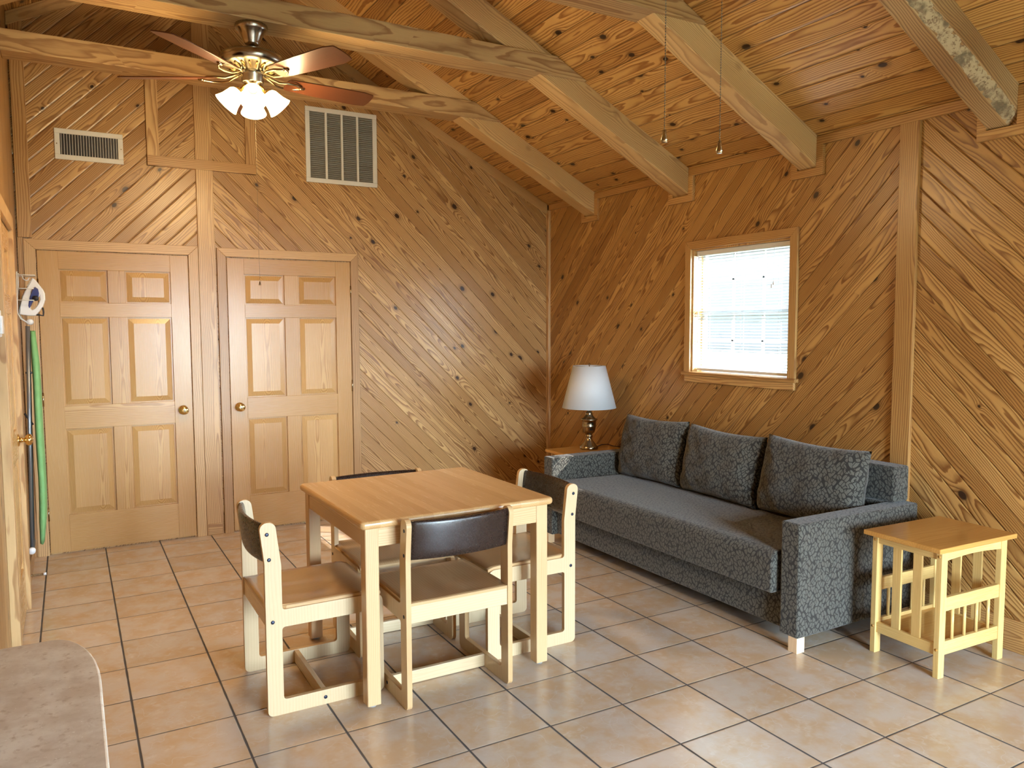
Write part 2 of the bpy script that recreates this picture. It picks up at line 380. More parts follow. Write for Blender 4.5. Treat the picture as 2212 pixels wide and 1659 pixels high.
def sofa_fabric():
    q = NT('sofa_leaf_fabric'); uv = q.n('ShaderNodeTexCoord').outputs['UV']
    def leaves(ang, seed):
        c, s_ = math.cos(ang), math.sin(ang)
        a = q.dot(uv, (c, s_, 0)); b = q.dot(uv, (-s_, c, 0))
        vv = q.vec(q.m_('MULTIPLY_ADD', a, 34., seed), q.m_('MULTIPLY', b, 56.), 0)
        v1 = q.n('ShaderNodeTexVoronoi', voronoi_dimensions='2D', feature='DISTANCE_TO_EDGE'); q.set(v1.inputs['Vector'], vv); v1.inputs['Scale'].default_value = 1; v1.inputs['Randomness'].default_value = .8
        v2 = q.n('ShaderNodeTexVoronoi', voronoi_dimensions='2D', feature='F1'); q.set(v2.inputs['Vector'], vv); v2.inputs['Scale'].default_value = 1; v2.inputs['Randomness'].default_value = .8
        d = q.n('ShaderNodeVectorMath', operation='SUBTRACT'); q.set(d.inputs[0], vv); q.t.links.new(v2.outputs['Position'], d.inputs[1])
        sx = q.n('ShaderNodeSeparateXYZ'); q.t.links.new(d.outputs[0], sx.inputs[0])
        mid = q.smooth(q.m_('ABSOLUTE', sx.outputs[1]), .02, .06)
        leaf = q.smooth(v1.outputs['Distance'], .06, .12)
        el = q.m_('ADD', q.m_('MULTIPLY', q.m_('MULTIPLY', sx.outputs[0], sx.outputs[0]), 1.), q.m_('MULTIPLY', q.m_('MULTIPLY', sx.outputs[1], sx.outputs[1]), 1.9))
        leaf = q.m_('MULTIPLY', leaf, q.smooth(el, .40, .32))
        cs_ = q.n('ShaderNodeSeparateColor'); q.t.links.new(v2.outputs['Color'], cs_.inputs[0])
        return q.m_('MULTIPLY', leaf, q.m_('MULTIPLY_ADD', mid, .35, .65)), cs_.outputs[0]
    l1, c1 = leaves(math.radians(55), 0); l2, c2 = leaves(math.radians(118), 40.)
    sel = q.m_('GREATER_THAN', q.noise(uv, 19, 0), .5)
    lf = q.m_('ADD', q.m_('MULTIPLY', l1, sel), q.m_('MULTIPLY', l2, q.m_('SUBTRACT', 1., sel)))
    weave = q.noise(uv, 900, 2)
    col = q.mix(lf, (.022,.019,.016), (.125,.121,.100))
    col = q.mix(q.m_('MULTIPLY', c1, .35), col, q.mix(lf, (.022,.019,.016), (.095,.083,.066)))
    col = q.mix(q.m_('MULTIPLY', weave, .35), col, (.035,.032,.03))
    q.set(q.b.inputs['Base Color'], col); q.b.inputs['Roughness'].default_value = .85
    q.b.inputs['Sheen Weight'].default_value = .25; q.b.inputs['Specular IOR Level'].default_value = .25
    q.bump(q.m_('ADD', q.m_('MULTIPLY', lf, .4), q.m_('MULTIPLY', weave, .5)), .35, .001)
    return q.m
M['sofa'] = sofa_fabric()

def tile_mat():
    q = NT('ceramic_floor_tiles'); P = q.n('ShaderNodeTexCoord').outputs['Object']
    sx = q.n('ShaderNodeSeparateXYZ'); q.t.links.new(P, sx.inputs[0]); T = .344
    a = q.m_('DIVIDE', q.m_('ADD', sx.outputs[0], 11.5385*T), T); b = q.m_('DIVIDE', q.m_('ADD', sx.outputs[1], 2.4*T), T)
    fa, fb = q.m_('FRACT', a), q.m_('FRACT', b)
    ea = q.m_('SUBTRACT', .5, q.m_('ABSOLUTE', q.m_('SUBTRACT', fa, .5))); eb = q.m_('SUBTRACT', .5, q.m_('ABSOLUTE', q.m_('SUBTRACT', fb, .5)))
    wob = q.m_('MULTIPLY', q.noise(P, 14, 0), .002)
    e = q.m_('SUBTRACT', q.m_('MULTIPLY', q.m_('MINIMUM', ea, eb), T), wob)
    wn_ = q.n('ShaderNodeTexWhiteNoise', noise_dimensions='2D'); q.set(wn_.inputs['Vector'], q.vec(q.m_('FLOOR', a), q.m_('FLOOR', b), 0))
    sp = q.n('ShaderNodeSeparateColor'); q.t.links.new(wn_.outputs['Color'], sp.inputs[0])
    offp = q.n('ShaderNodeVectorMath', operation='MULTIPLY_ADD'); q.t.links.new(wn_.outputs['Color'], offp.inputs[0]); offp.inputs[1].default_value = (9, 9, 9); q.set(offp.inputs[2], P)
    cl = q.noise(offp.outputs[0], 6.5, 4, .58); cl2 = q.noise(offp.outputs[0], 15, 3, .6)
    f = q.smooth(q.m_('MULTIPLY_ADD', cl2, .35, cl), .48, .84)
    col = q.mix(f, (.57,.485,.405), (.55,.39,.245))
    col = q.mix(q.m_('MULTIPLY', q.smooth(cl2, .54, .74), .5), col, (.64,.575,.50))
    v = q.noise(offp.outputs[0], 3.5, 3, .6)
    vein = q.smooth(q.m_('ABSOLUTE', q.m_('SUBTRACT', v, .5)), .006, .0)
    col = q.mix(q.m_('MULTIPLY', vein, .35), col, (.62,.57,.52))
    t = q.m_('MULTIPLY_ADD', sp.outputs[0], .14, .93)
    tc = q.n('ShaderNodeCombineColor')
    for i in range(3): q.set(tc.inputs[i], t)
    col = q.mix(1., col, tc.outputs[0], 'MULTIPLY')
    g = q.m_('MAXIMUM', q.smooth(q.m_('SUBTRACT', q.m_('MULTIPLY', ea, T), wob), .0042, .0024), q.smooth(q.m_('SUBTRACT', q.m_('MULTIPLY', eb, T), wob), .0024, .0010))
    col = q.mix(g, col, (.075,.068,.065))
    q.set(q.b.inputs['Base Color'], col)
    q.set(q.b.inputs['Roughness'], q.m_('ADD', q.m_('MULTIPLY', g, .5), q.m_('MULTIPLY_ADD', cl2, .12, .14)))
    h = q.m_('MINIMUM', q.m_('DIVIDE', e, .006), 1.)
    q.bump(h, .5, .002)
    return q.m
M['tiles'] = tile_mat()

def laminate():
    q = NT('stone_laminate'); P = q.n('ShaderNodeTexCoord').outputs['Object']
    n1 = q.noise(P, 14, 5, .6); n2 = q.noise(P, 60, 4, .65); n3 = q.noise(P, 170, 2, .6)
    col = q.mix(q.smooth(n1, .35, .68), (.60,.52,.44), (.78,.74,.67))
    col = q.mix(q.smooth(n2, .52, .72), col, (.52,.43,.35))
    col = q.mix(q.smooth(n3, .68, .76), col, (.92,.90,.86))
    q.set(q.b.inputs['Base Color'], col); q.b.inputs['Roughness'].default_value = .42
    return q.m
M['laminate'] = laminate()

def cloth_green():
    q = NT('green_ironing_cover'); P = q.n('ShaderNodeTexCoord').outputs['Object']
    n1 = q.noise(P, 18, 3)
    q.set(q.b.inputs['Base Color'], q.mix(n1, (.16,.38,.14), (.26,.55,.22))); q.b.inputs['Roughness'].default_value = .75
    q.bump(q.noise(P, 30, 3), .8, .006); return q.m
M['green'] = cloth_green()

def shade_mat(name, col, emit, es, trans=.5):
    q = NT(name); t = q.t; tr = q.n('ShaderNodeBsdfTranslucent'); tr.inputs[0].default_value = (*col, 1)
    df = q.b; df.inputs['Base Color'].default_value = (*col, 1); df.inputs['Roughness'].default_value = .6
    P = q.n('ShaderNodeTexCoord').outputs['Object']; q.bump(q.noise(P, 300, 2), .15, .0005)
    if es: df.inputs['Emission Color'].default_value = (*emit, 1); df.inputs['Emission Strength'].default_value = es
    mx = q.n('ShaderNodeMixShader'); mx.inputs[0].default_value = trans
    t.links.new(df.outputs[0], mx.inputs[1]); t.links.new(tr.outputs[0], mx.inputs[2]); t.links.new(mx.outputs[0], t.nodes['Material Output'].inputs[0])
    return q.m
M['lampshade'] = shade_mat('white_fabric_shade', (.80,.82,.84), None, 0, .35)
M['fan_glass'] = shade_mat('lit_frosted_glass', (.9,.85,.7), (1,.80,.42), 6., .5)
M['fan_glass_off'] = shade_mat('frosted_glass', (.85,.84,.8), None, 0, .5)

def slat_mat():
    q = NT('blind_slat_white'); t = q.t; q.b.inputs['Base Color'].default_value = (.72,.74,.76,1); q.b.inputs['Roughness'].default_value = .45
    P = q.n('ShaderNodeTexCoord').outputs['Object']; q.set(q.b.inputs['Roughness'], q.m_('MULTIPLY_ADD', q.noise(P, 40, 2), .1, .4))
    tr = q.n('ShaderNodeBsdfTranslucent'); tr.inputs[0].default_value = (.8,.85,.9,1)
    mx = q.n('ShaderNodeMixShader'); mx.inputs[0].default_value = .12
    t.links.new(q.b.outputs[0], mx.inputs[1]); t.links.new(tr.outputs[0], mx.inputs[2]); t.links.new(mx.outputs[0], t.nodes['Material Output'].inputs[0]); return q.m
M['slat'] = slat_mat()
def glass_mat():
    q = NT('window_glass'); t = q.t; tb = q.n('ShaderNodeBsdfTransparent'); gl = q.n('ShaderNodeBsdfGlossy'); gl.inputs['Roughness'].default_value = .03
    fr = q.n('ShaderNodeFresnel'); fr.inputs[0].default_value = 1.45; mx = q.n('ShaderNodeMixShader')
    ge = q.n('ShaderNodeNewGeometry'); q.set(mx.inputs[0], q.m_('MULTIPLY', fr.outputs[0], q.m_('SUBTRACT', 1., ge.outputs['Backfacing']))); t.links.new(tb.outputs[0], mx.inputs[1]); t.links.new(gl.outputs[0], mx.inputs[2])
    t.links.new(mx.outputs[0], t.nodes['Material Output'].inputs[0]); return q.m
M['glass'] = glass_mat()
def filter_mat():
    q = NT('grille_louvres'); P = q.n('ShaderNodeTexCoord').outputs['Object']; sx = q.n('ShaderNodeSeparateXYZ'); q.t.links.new(P, sx.inputs[0])
    q.set(q.b.inputs['Base Color'], q.mix(q.noise(P, 90, 2), (.17,.165,.15), (.27,.265,.25))); q.b.inputs['Roughness'].default_value = .6; return q.m
M['filter'] = filter_mat()

# ------------------------------------------------------------------ room shell
def zr(x): return 2.60-.515*x if x > -2.92 else 2.60+.515*(x+5.84)      # underside of the roof boards
XL, YS, YK, XK = -4.06, -8.30, -3.75, -5.84
RIDGE = zr(-2.92)
b = MB(); b.box(XK-.1, YS-.1, -.1, .12, .12, 0); struct('floor', b, M['tiles'], 'square beige and pinkish ceramic floor tiles with dark grout', 'floor')
def slab_under_roof(b, x0, x1, y0, y1, zlo, mi=0):
    xs = sorted({x0, x1} | ({-2.92} if x0 < -2.92 < x1 else set()))
    pts = [(x0, zlo), (x1, zlo)] + [(x, zr(x)+.01) for x in reversed(xs)]
    b.prism(pts, 'y', y0, y1, mi)
b = MB(); slab_under_roof(b, XL-.1, -2.905, 0, .12, 0, 0); slab_under_roof(b, -2.905, .12, 0, .12, 0, 1)
struct('wall_back', b, [M['back_up'], M['back_down']], 'back gable wall of diagonal pine boards meeting at a centre post', 'wall')
# right wall with the window opening and one unseen opening added for bounce light
W1 = (-2.735, -1.88, 1.20, 2.05); W2 = (-7.9, -6.9, .9, 2.1)
b = MB()
def wallx(b, y0, y1, z0, z1, mi): b.box(0, y0, z0, .12, y1, z1, mi)
wallx(b, YS, W2[0], 0, 2.61, 1); wallx(b, W2[0], W2[1], 0, W2[2], 1); wallx(b, W2[0], W2[1], W2[3], 2.61, 1); wallx(b, W2[1], -3.48, 0, 2.61, 1)
wallx(b, -3.48, W1[0], 0, 2.61, 0); wallx(b, W1[0], W1[1], 0, W1[2], 0); wallx(b, W1[0], W1[1], W1[3], 2.61, 0); wallx(b, W1[1], 0, 0, 2.61, 0)
struct('wall_right', b, [M['right_up'], M['right_down']], 'window wall of diagonal orange pine boards behind the sofa', 'wall')
b = MB()
for x0, x1 in ((XL-.1, XL),): 
    b.prism([(YK, 0), (.0, 0), (.0, zr(XL)), (YK, zr(XL))], 'x', x0, x1)
struct('wall_left', b, M['left_wall'], 'pine partition wall at the left, seen edge-on', 'wall')
b = MB(); b.box(XK-.1, YS, 0, XK, YK+.1, 2.61); b.box(XK, YK, 0, XL-.1, YK+.1, 3.5)
struct('wall_kitchen', b, M['left_wall'], 'pine walls of the kitchen recess beside the counter', 'wall')
b = MB(); SD = (-2.75, -.75, .06, 2.12)
pts = lambda x0, x1: None
slab_under_roof(b, XK-.1, SD[0], YS-.12, YS, 0); slab_under_roof(b, SD[1], .12, YS-.12, YS, 0); slab_under_roof(b, SD[0], SD[1], YS-.12, YS, SD[3]); b.box(SD[0], YS-.12, 0, SD[1], YS, SD[2])
struct('wall_front', b, M['back_up'], 'gable wall behind the camera with the wide glazed opening', 'wall')
b = MB(); y0, y1 = YS-.12, .12
b.hexa([(-2.92,y0,RIDGE),(.12,y0,zr(.12)),(.12,y1,zr(.12)),(-2.92,y1,RIDGE),(-2.92,y0,RIDGE+.1),(.12,y0,zr(.12)+.1),(.12,y1,zr(.12)+.1),(-2.92,y1,RIDGE+.1)], 0)
b.hexa([(XK-.1,y0,zr(XK-.1)),(-2.92,y0,RIDGE),(-2.92,y1,RIDGE),(XK-.1,y1,zr(XK-.1)),(XK-.1,y0,zr(XK-.1)+.1),(-2.92,y0,RIDGE+.1),(-2.92,y1,RIDGE+.1),(XK-.1,y1,zr(XK-.1)+.1)], 1)
struct('ceiling', b, [M['ceil_right'], M['ceil_left']], 'vaulted ceiling of knotty orange pine boards', 'ceiling')

# trims
tn = [0]
def trim(b, m, label, cat='trim', bevel=.002):
    tn[0] += 1; return struct('trim_%d' % tn[0], b, m, label, cat, None, bevel)
b = MB(); b.box(-.022, -.045, .15, 0, 0, 2.6); trim(b, M['trim_z'], 'narrow upright pine strip in the corner behind the table lamp')
b = MB(); b.box(-2.962, -.02, 0, -2.848, 0, zr(-2.96)-.02); trim(b, M['trim_z'], 'tall centre post board between the two doors rising to the ridge')
b = MB(); b.box(-4.05, -.02, 2.11, -3.972, 0, zr(-4.05)-.02); b.box(-4.055, -.012, 0, -4.022, 0, 2.11); trim(b, M['trim_z'], 'upright pine corner board left of the supply register')
def slope_strip(b, x0, x1, y0, y1, h):
    b.hexa([(x0,y0,zr(x0)-h),(x1,y0,zr(x1)-h),(x1,y1,zr(x1)-h),(x0,y1,zr(x0)-h),(x0,y0,zr(x0)-.001),(x1,y0,zr(x1)-.001),(x1,y1,zr(x1)-.001),(x0,y1,zr(x0)-.001)])
b = MB(); slope_strip(b, -2.92, 0, -.022, 0, .085); trim(b, M['beam_r'], 'sloping pine strip under the ceiling along the right gable')
b = MB(); slope_strip(b, XL, -2.92, -.022, 0, .085); trim(b, M['beam_l'], 'sloping pine strip under the ceiling along the left gable')
b = MB(); b.box(-.022, YS, 2.553, 0, -.0, 2.603); trim(b, M['trim_y'], 'long horizontal pine strip where window wall meets ceiling')
b = MB(); b.box(-.022, -3.536, .15, 0, -3.43, 2.553); trim(b, M['trim_zr'], 'upright pine board right of the window behind the sofa arm')
# access panel frame on the back wall
b = MB(); b.box(-3.272, -.022, 2.64, -3.195, 0, 3.42); trim(b, M['trim_z'], 'left upright of the square frame above the two doors')
b = MB(); b.box(-2.617, -.022, 2.64, -2.545, 0, 3.42); trim(b, M['trim_z'], 'right upright of the square frame above the two doors')
b = MB(); b.box(-3.272, -.026, 2.64, -2.545, 0, 2.71); trim(b, M['trim_x'], 'bottom board of the square frame crossing the centre post')
# post foot block and baseboards
b = MB(); b.box(-2.955, -.026, 0, -2.855, -.004, .085); trim(b, M['trim_x'], 'short block at the foot of the centre post')
def baseboard(side, b, m, label):
    return struct('baseboard_'+side, b, m, label, 'baseboard', None, .002)
b = MB(); b.box(-1.785, -.018, 0, 0, 0, .15); baseboard('back', b, M['trim_x'], 'pine baseboard along the back wall right of the doors')
b = MB(); b.box(-.018, YS, 0, 0, 0, .15); baseboard('right', b, M['trim_y'], 'pine baseboard along the window wall behind the end table')
b = MB(); b.box(XL, -1.02, 0, XL+.018, 0, .11); baseboard('left', b, M['trim_y'], 'short pine baseboard beside the closed door on the left wall')

# ---- door casings: mitred boards
def casing(x0, x1, ztop, w, y, m_z, m_x, label):
    b = MB(); t = .022
    b.hexa([(x0-w,y-t,0),(x0,y-t,0),(x0,y,0),(x0-w,y,0),(x0-w,y-t,ztop+w),(x0,y-t,ztop),(x0,y,ztop),(x0-w,y,ztop+w)], 0)
    b.hexa([(x1,y-t,0),(x1+w,y-t,0),(x1+w,y,0),(x1,y,0),(x1,y-t,ztop),(x1+w,y-t,ztop+w),(x1+w,y,ztop+w),(x1,y,ztop)], 0)
    b.hexa([(x0,y-t,ztop),(x1,y-t,ztop),(x1,y,ztop),(x0,y,ztop),(x0-w,y-t,ztop+w),(x1+w,y-t,ztop+w),(x1+w,y,ztop+w),(x0-w,y,ztop+w)], 1)
    return trim(b, [m_z, m_x], label, 'door frame')
casing(-3.957, -3.030, 2.035, .066, 0, M['trim_z'], M['trim_x'], 'mitred pine casing around the door below the supply register')
casing(-2.776, -1.845, 2.035, .062, 0, M['trim_z'], M['trim_x'], 'mitred pine casing around the door below the return grille')

def six_panel(name, x0, x1, h, knob_side, label, axis='y', plane=0., sgn=-1, mats=None, hinge_z=()):
    """door leaf spanning x0..x1 facing sgn along axis at plane"""
    mv, mh = mats
    W = x1-x0
    def P(a, d, z):   # a across, d outwards from the plane
        return (a, plane+sgn*d, z) if axis == 'y' else (plane-sgn*d, a, z)
    def bx(b, a0, a1, d0, d1, z0, z1, mi):
        b.hexa([P(a0,d0,z0),P(a1,d0,z0),P(a1,d1,z0),P(a0,d1,z0),P(a0,d0,z1),P(a1,d0,z1),P(a1,d1,z1),P(a0,d1,z1)], mi)
    st, mu = .118, .105; z0 = .012
    rows = [(.262, .845), (1.000, 1.595), (1.690, 1.912)]
    b = MB(); D0, D1 = -.004, .016
    bx(b, x0, x1, D0, .0015, z0, h, 0)
    bx(b, x0, x0+st, 0, D1, z0, h, 0); bx(b, x1-st, x1, 0, D1, z0, h, 0)
    c = (x0+x1)/2
    zs = [z0]+[v for r in rows for v in r]+[h]
    for i in range(0, len(zs), 2): bx(b, x0+st, x1-st, 0, D1, zs[i], zs[i+1], 1)
    for a, z in rows: bx(b, c-mu/2, c+mu/2, 0, D1, a, z, 0)
    d = obj(name, b, [mv, mh], None, .0015); tag(d, label, 'door', None, 'structure')
    for a0, a1 in ((x0+st, c-mu/2), (c+mu/2, x1-st)):
        for za, zb in rows:
            b = MB(); g = .010; s_ = .034
            lo = [P(a0+g,.002,za+g),P(a1-g,.002,za+g),P(a1-g,.002,zb-g),P(a0+g,.002,zb-g)]
            m1 = [P(a0+g,.0035,za+g),P(a1-g,.0035,za+g),P(a1-g,.0035,zb-g),P(a0+g,.0035,zb-g)]
            hi = [P(a0+g+s_,.0135,za+g+s_),P(a1-g-s_,.0135,za+g+s_),P(a1-g-s_,.0135,zb-g-s_),P(a0+g+s_,.0135,zb-g-s_)]
            rings = [[b.bm.verts.new(p) for p in r] for r in (lo, m1, hi)]
            b.face(rings[0]); b.face(rings[2])
            for A, B in zip(rings, rings[1:]):
                for i in range(4): b.face([A[i], A[(i+1)%4], B[(i+1)%4], B[i]])
            obj('door_panel', b, mv, d, 0)
    # knob
    kx = x1-.062 if knob_side > 0 else x0+.062; kz = .935
    b = MB(); prof = [(.0,.0),(.032,.0),(.033,.003),(.030,.007),(.014,.010),(.011,.024),(.014,.032),(.026,.038),(.0305,.047),(.030,.056),(.024,.063),(.012,.066),(.0,.066)]
    R = Matrix.Rotation(PI/2, 3, 'X') if axis == 'y' else Matrix.Rotation(PI/2, 3, 'Y')
    b.lathe(prof, P(kx, D1, kz), 28, M=R if axis == 'y' else R)
    k = obj('door_knob', b, M['brass'], d, label='round polished brass knob')
    b = MB(); pc = P(kx, D1+.066, kz); b.lathe([(0,0),(.008,0),(.008,.003),(0,.003)], pc, 12, M=R); obj('lock_button', b, M['chrome'], k)
    hx = x0 if knob_side > 0 else x1
    for z in hinge_z:
        b = MB(); p = P(hx + (.002 if knob_side < 0 else -.002), D1+.002, z); b.tube([(p[0],p[1],z-.045),(p[0],p[1],z+.045)], .006, 10); obj('door_hinge', b, M['antique'], d)
    return d
six_panel('door_1', -3.951, -3.034, 2.030, 1, 'six-panel pine door with brass knob, behind the hanging ironing board', mats=(M['door_v'], M['door_h']), plane=.0, hinge_z=(.28, 1.05, 1.80))
six_panel('door_2', -2.770, -1.849, 2.028, -1, 'six-panel pine door with brass knob, behind the dining table', mats=(M['door_v'], M['door_h']), plane=.0, hinge_z=(.25, 1.06, 1.80))
six_panel('door_3', -1.955, -1.125, 2.030, 1, 'pine door set in the left wall, its brass knob in profile', axis='x', plane=XL, sgn=-1, mats=(M['door_lv'], M['door_lh']), hinge_z=(.25, 1.80))
b = MB()
b.box(XL, -1.12, 0, XL+.036, -1.04, 2.11); b.box(XL, -2.05, 0, XL+.036, -1.96, 2.11); b.box(XL, -1.96, 2.035, XL+.036, -1.12, 2.11)
trim(b, M['trim_z'], 'pine casing around the door in the left wall', 'door frame')
# ---- window 1 (seen) and window 2 (unseen, added for bounce light), glass door behind the camera
def window(name, y0, y1, z0, z1, label, cols=3, rows=2):
    b = MB(); xo, xi = .085, .105; fr = .035; zm = (z0+z1)/2
    def bar(ya, yb, za, zb, x0=xo, x1=xi+.01): b.box(x0, ya, za, x1, yb, zb)
    bar(y0, y0+fr, z0, z1); bar(y1-fr, y1, z0, z1); bar(y0+fr, y1-fr, z0, z0+.04); bar(y0+fr, y1-fr, z1-fr, z1)
    bar(y0+fr, y1-fr, zm-.022, zm+.022, xo-.012)
    w = obj(name, b, M['window_w'], None, .002); tag(w, label, 'window', None, 'structure')
    for za, zb in ((z0+.04, zm-.022), (zm+.022, z1-fr)):
        b = MB()
        for i in range(1, cols): y = y0+fr+(y1-y0-2*fr)*i/cols; b.box(xo+.004, y-.008, za, xo+.016, y+.008, zb)
        for i in range(1, rows): z = za+(zb-za)*i/rows; b.box(xo+.004, y0+fr, z-.008, xo+.016, y1-fr, z+.008)
        s_ = obj('window_sash', b, M['window_w'], w)
        b = MB(); b.box(xo+.008, y0+fr, za, xo+.011, y1-fr, zb); obj('window_glass', b, M['glass'], s_)
    return w
w1 = window('window_1', W1[0], W1[1], W1[2], W1[3], 'double-hung window with white muntins above the sofa')
b = MB()   # pine jambs lining the opening
t = .012; b.box(0, W1[1]-t, W1[2], .085, W1[1], W1[3]); b.box(0, W1[0], W1[2], .085, W1[0]+t, W1[3]); b.box(0, W1[0]+t, W1[3]-t, .085, W1[1]-t, W1[3])
obj('window_jamb', b, M['trim_zr'], w1, .001)
b = MB(); b.box(-.035, W1[0]-.07, W1[2]-.02, .085, W1[1]+.07, W1[2]+.003); obj('window_sill', b, M['trim_y'], w1, .003)
b = MB(); b.box(-.02, W1[0]-.05, W1[2]-.068, 0, W1[1]+.05, W1[2]-.02); obj('window_apron', b, M['trim_y'], w1, .003)
b = MB(); w = .055; t = .02
y0, y1, z0, z1 = W1
b.hexa([(-t,y0-w,z0+.003),(-t,y0,z0+.003),(0,y0,z0+.003),(0,y0-w,z0+.003),(-t,y0-w,z1+w),(-t,y0,z1),(0,y0,z1),(0,y0-w,z1+w)], 0)
b.hexa([(-t,y1,z0+.003),(-t,y1+w,z0+.003),(0,y1+w,z0+.003),(0,y1,z0+.003),(-t,y1,z1),(-t,y1+w,z1+w),(0,y1+w,z1+w),(0,y1,z1)], 0)
b.hexa([(-t,y0,z1),(-t,y1,z1),(0,y1,z1),(0,y0,z1),(-t,y0-w,z1+w),(-t,y1+w,z1+w),(0,y1+w,z1+w),(0,y0-w,z1+w)], 1)
obj('window_casing', b, [M['trim_zr'], M['trim_y']], w1, .002)
window('window_2_added', W2[0], W2[1], W2[2], W2[3], 'unseen window added for bounce light, further along the same wall')  # out of view, added so daylight bounces onto ceiling and walls
b = MB()
for x in (SD[0], (SD[0]+SD[1])/2-.04, SD[1]-.07): b.box(x, YS-.09, SD[2], x+.07, YS-.04, SD[3])
b.box(SD[0], YS-.09, SD[2], SD[1], YS-.04, SD[2]+.07); b.box(SD[0], YS-.09, SD[3]-.07, SD[1], YS-.04, SD[3])
d4 = obj('door_4', b, M['window_w'], None, .003); tag(d4, 'sliding glass patio door behind the camera', 'door', None, 'structure')
b = MB(); b.box(SD[0]+.06, YS-.066, SD[2]+.06, SD[1]-.06, YS-.06, SD[3]-.06); obj('door_glass', b, M['glass'], d4)
b = MB(); b.box(-40, -40, -.6, 40, 40, -.5); struct('ground', b, M['outdoor'], 'grassy ground outside the cabin', 'ground')

# blind in window 1
bl = thing('window_blind', 'white horizontal slat blind with open slats inside the window', 'blind', (.04, (W1[0]+W1[1])/2, W1[2]+.003))
ya, yb = W1[0]+.018, W1[1]-.018
b = MB(); b.box(.022, ya, W1[3]-.045, .062, yb, W1[3]-.013); obj('head_rail', b, M['white'], bl, .003)
b = MB(); zt, zb_ = W1[3]-.055, W1[2]+.040; n = 40
for i in range(n):
    z = zt-(zt-zb_)*i/(n-1); ang = math.radians(-17)
    dx, dz = .0125*math.cos(ang), .0125*math.sin(ang)
    xs = [(.042-dx, z+dz), (.042, z+.0016), (.042+dx, z-dz)]
    for (xa, za), (xb, zb2) in zip(xs, xs[1:]):
        b.hexa([(xa,ya,za-.0004),(xb,ya,zb2-.0004),(xb,yb,zb2-.0004),(xa,yb,za-.0004),(xa,ya,za+.0004),(xb,ya,zb2+.0004),(xb,yb,zb2+.0004),(xa,yb,za+.0004)])
obj('blind_slats', b, M['slat'], bl)
b = MB(); b.box(.030, ya, W1[2]+.012, .055, yb, W1[2]+.030); obj('bottom_rail', b, M['white'], bl, .003)
for y in (ya+.10, (ya+yb)/2, yb-.10):
    b = MB(); b.tube([(.028, y, W1[3]-.045), (.028, y, W1[2]+.03)], .0009, 5); b.tube([(.056, y, W1[3]-.045), (.056, y, W1[2]+.03)], .0009, 5); obj('ladder_cord', b, M['white'], bl)
b = MB(); b.tube([(.015, ya+.13, W1[3]-.03), (.014, ya+.13, 1.80)], .001, 5)
b.lathe([(.002,.03),(.006,.0),(.0,0)], (.014, ya+.13, 1.775), 10); b.lathe([(.002,.03),(.006,.0),(.0,0)], (.014, ya+.145, 1.755), 10); obj('pull_cord', b, M['white'], bl)
b = MB(); b.tube([(.012, yb-.03, W1[3]-.03), (.010, yb-.03, 1.40)], .003, 6); obj('tilt_wand', b, M['white_pl'], bl)

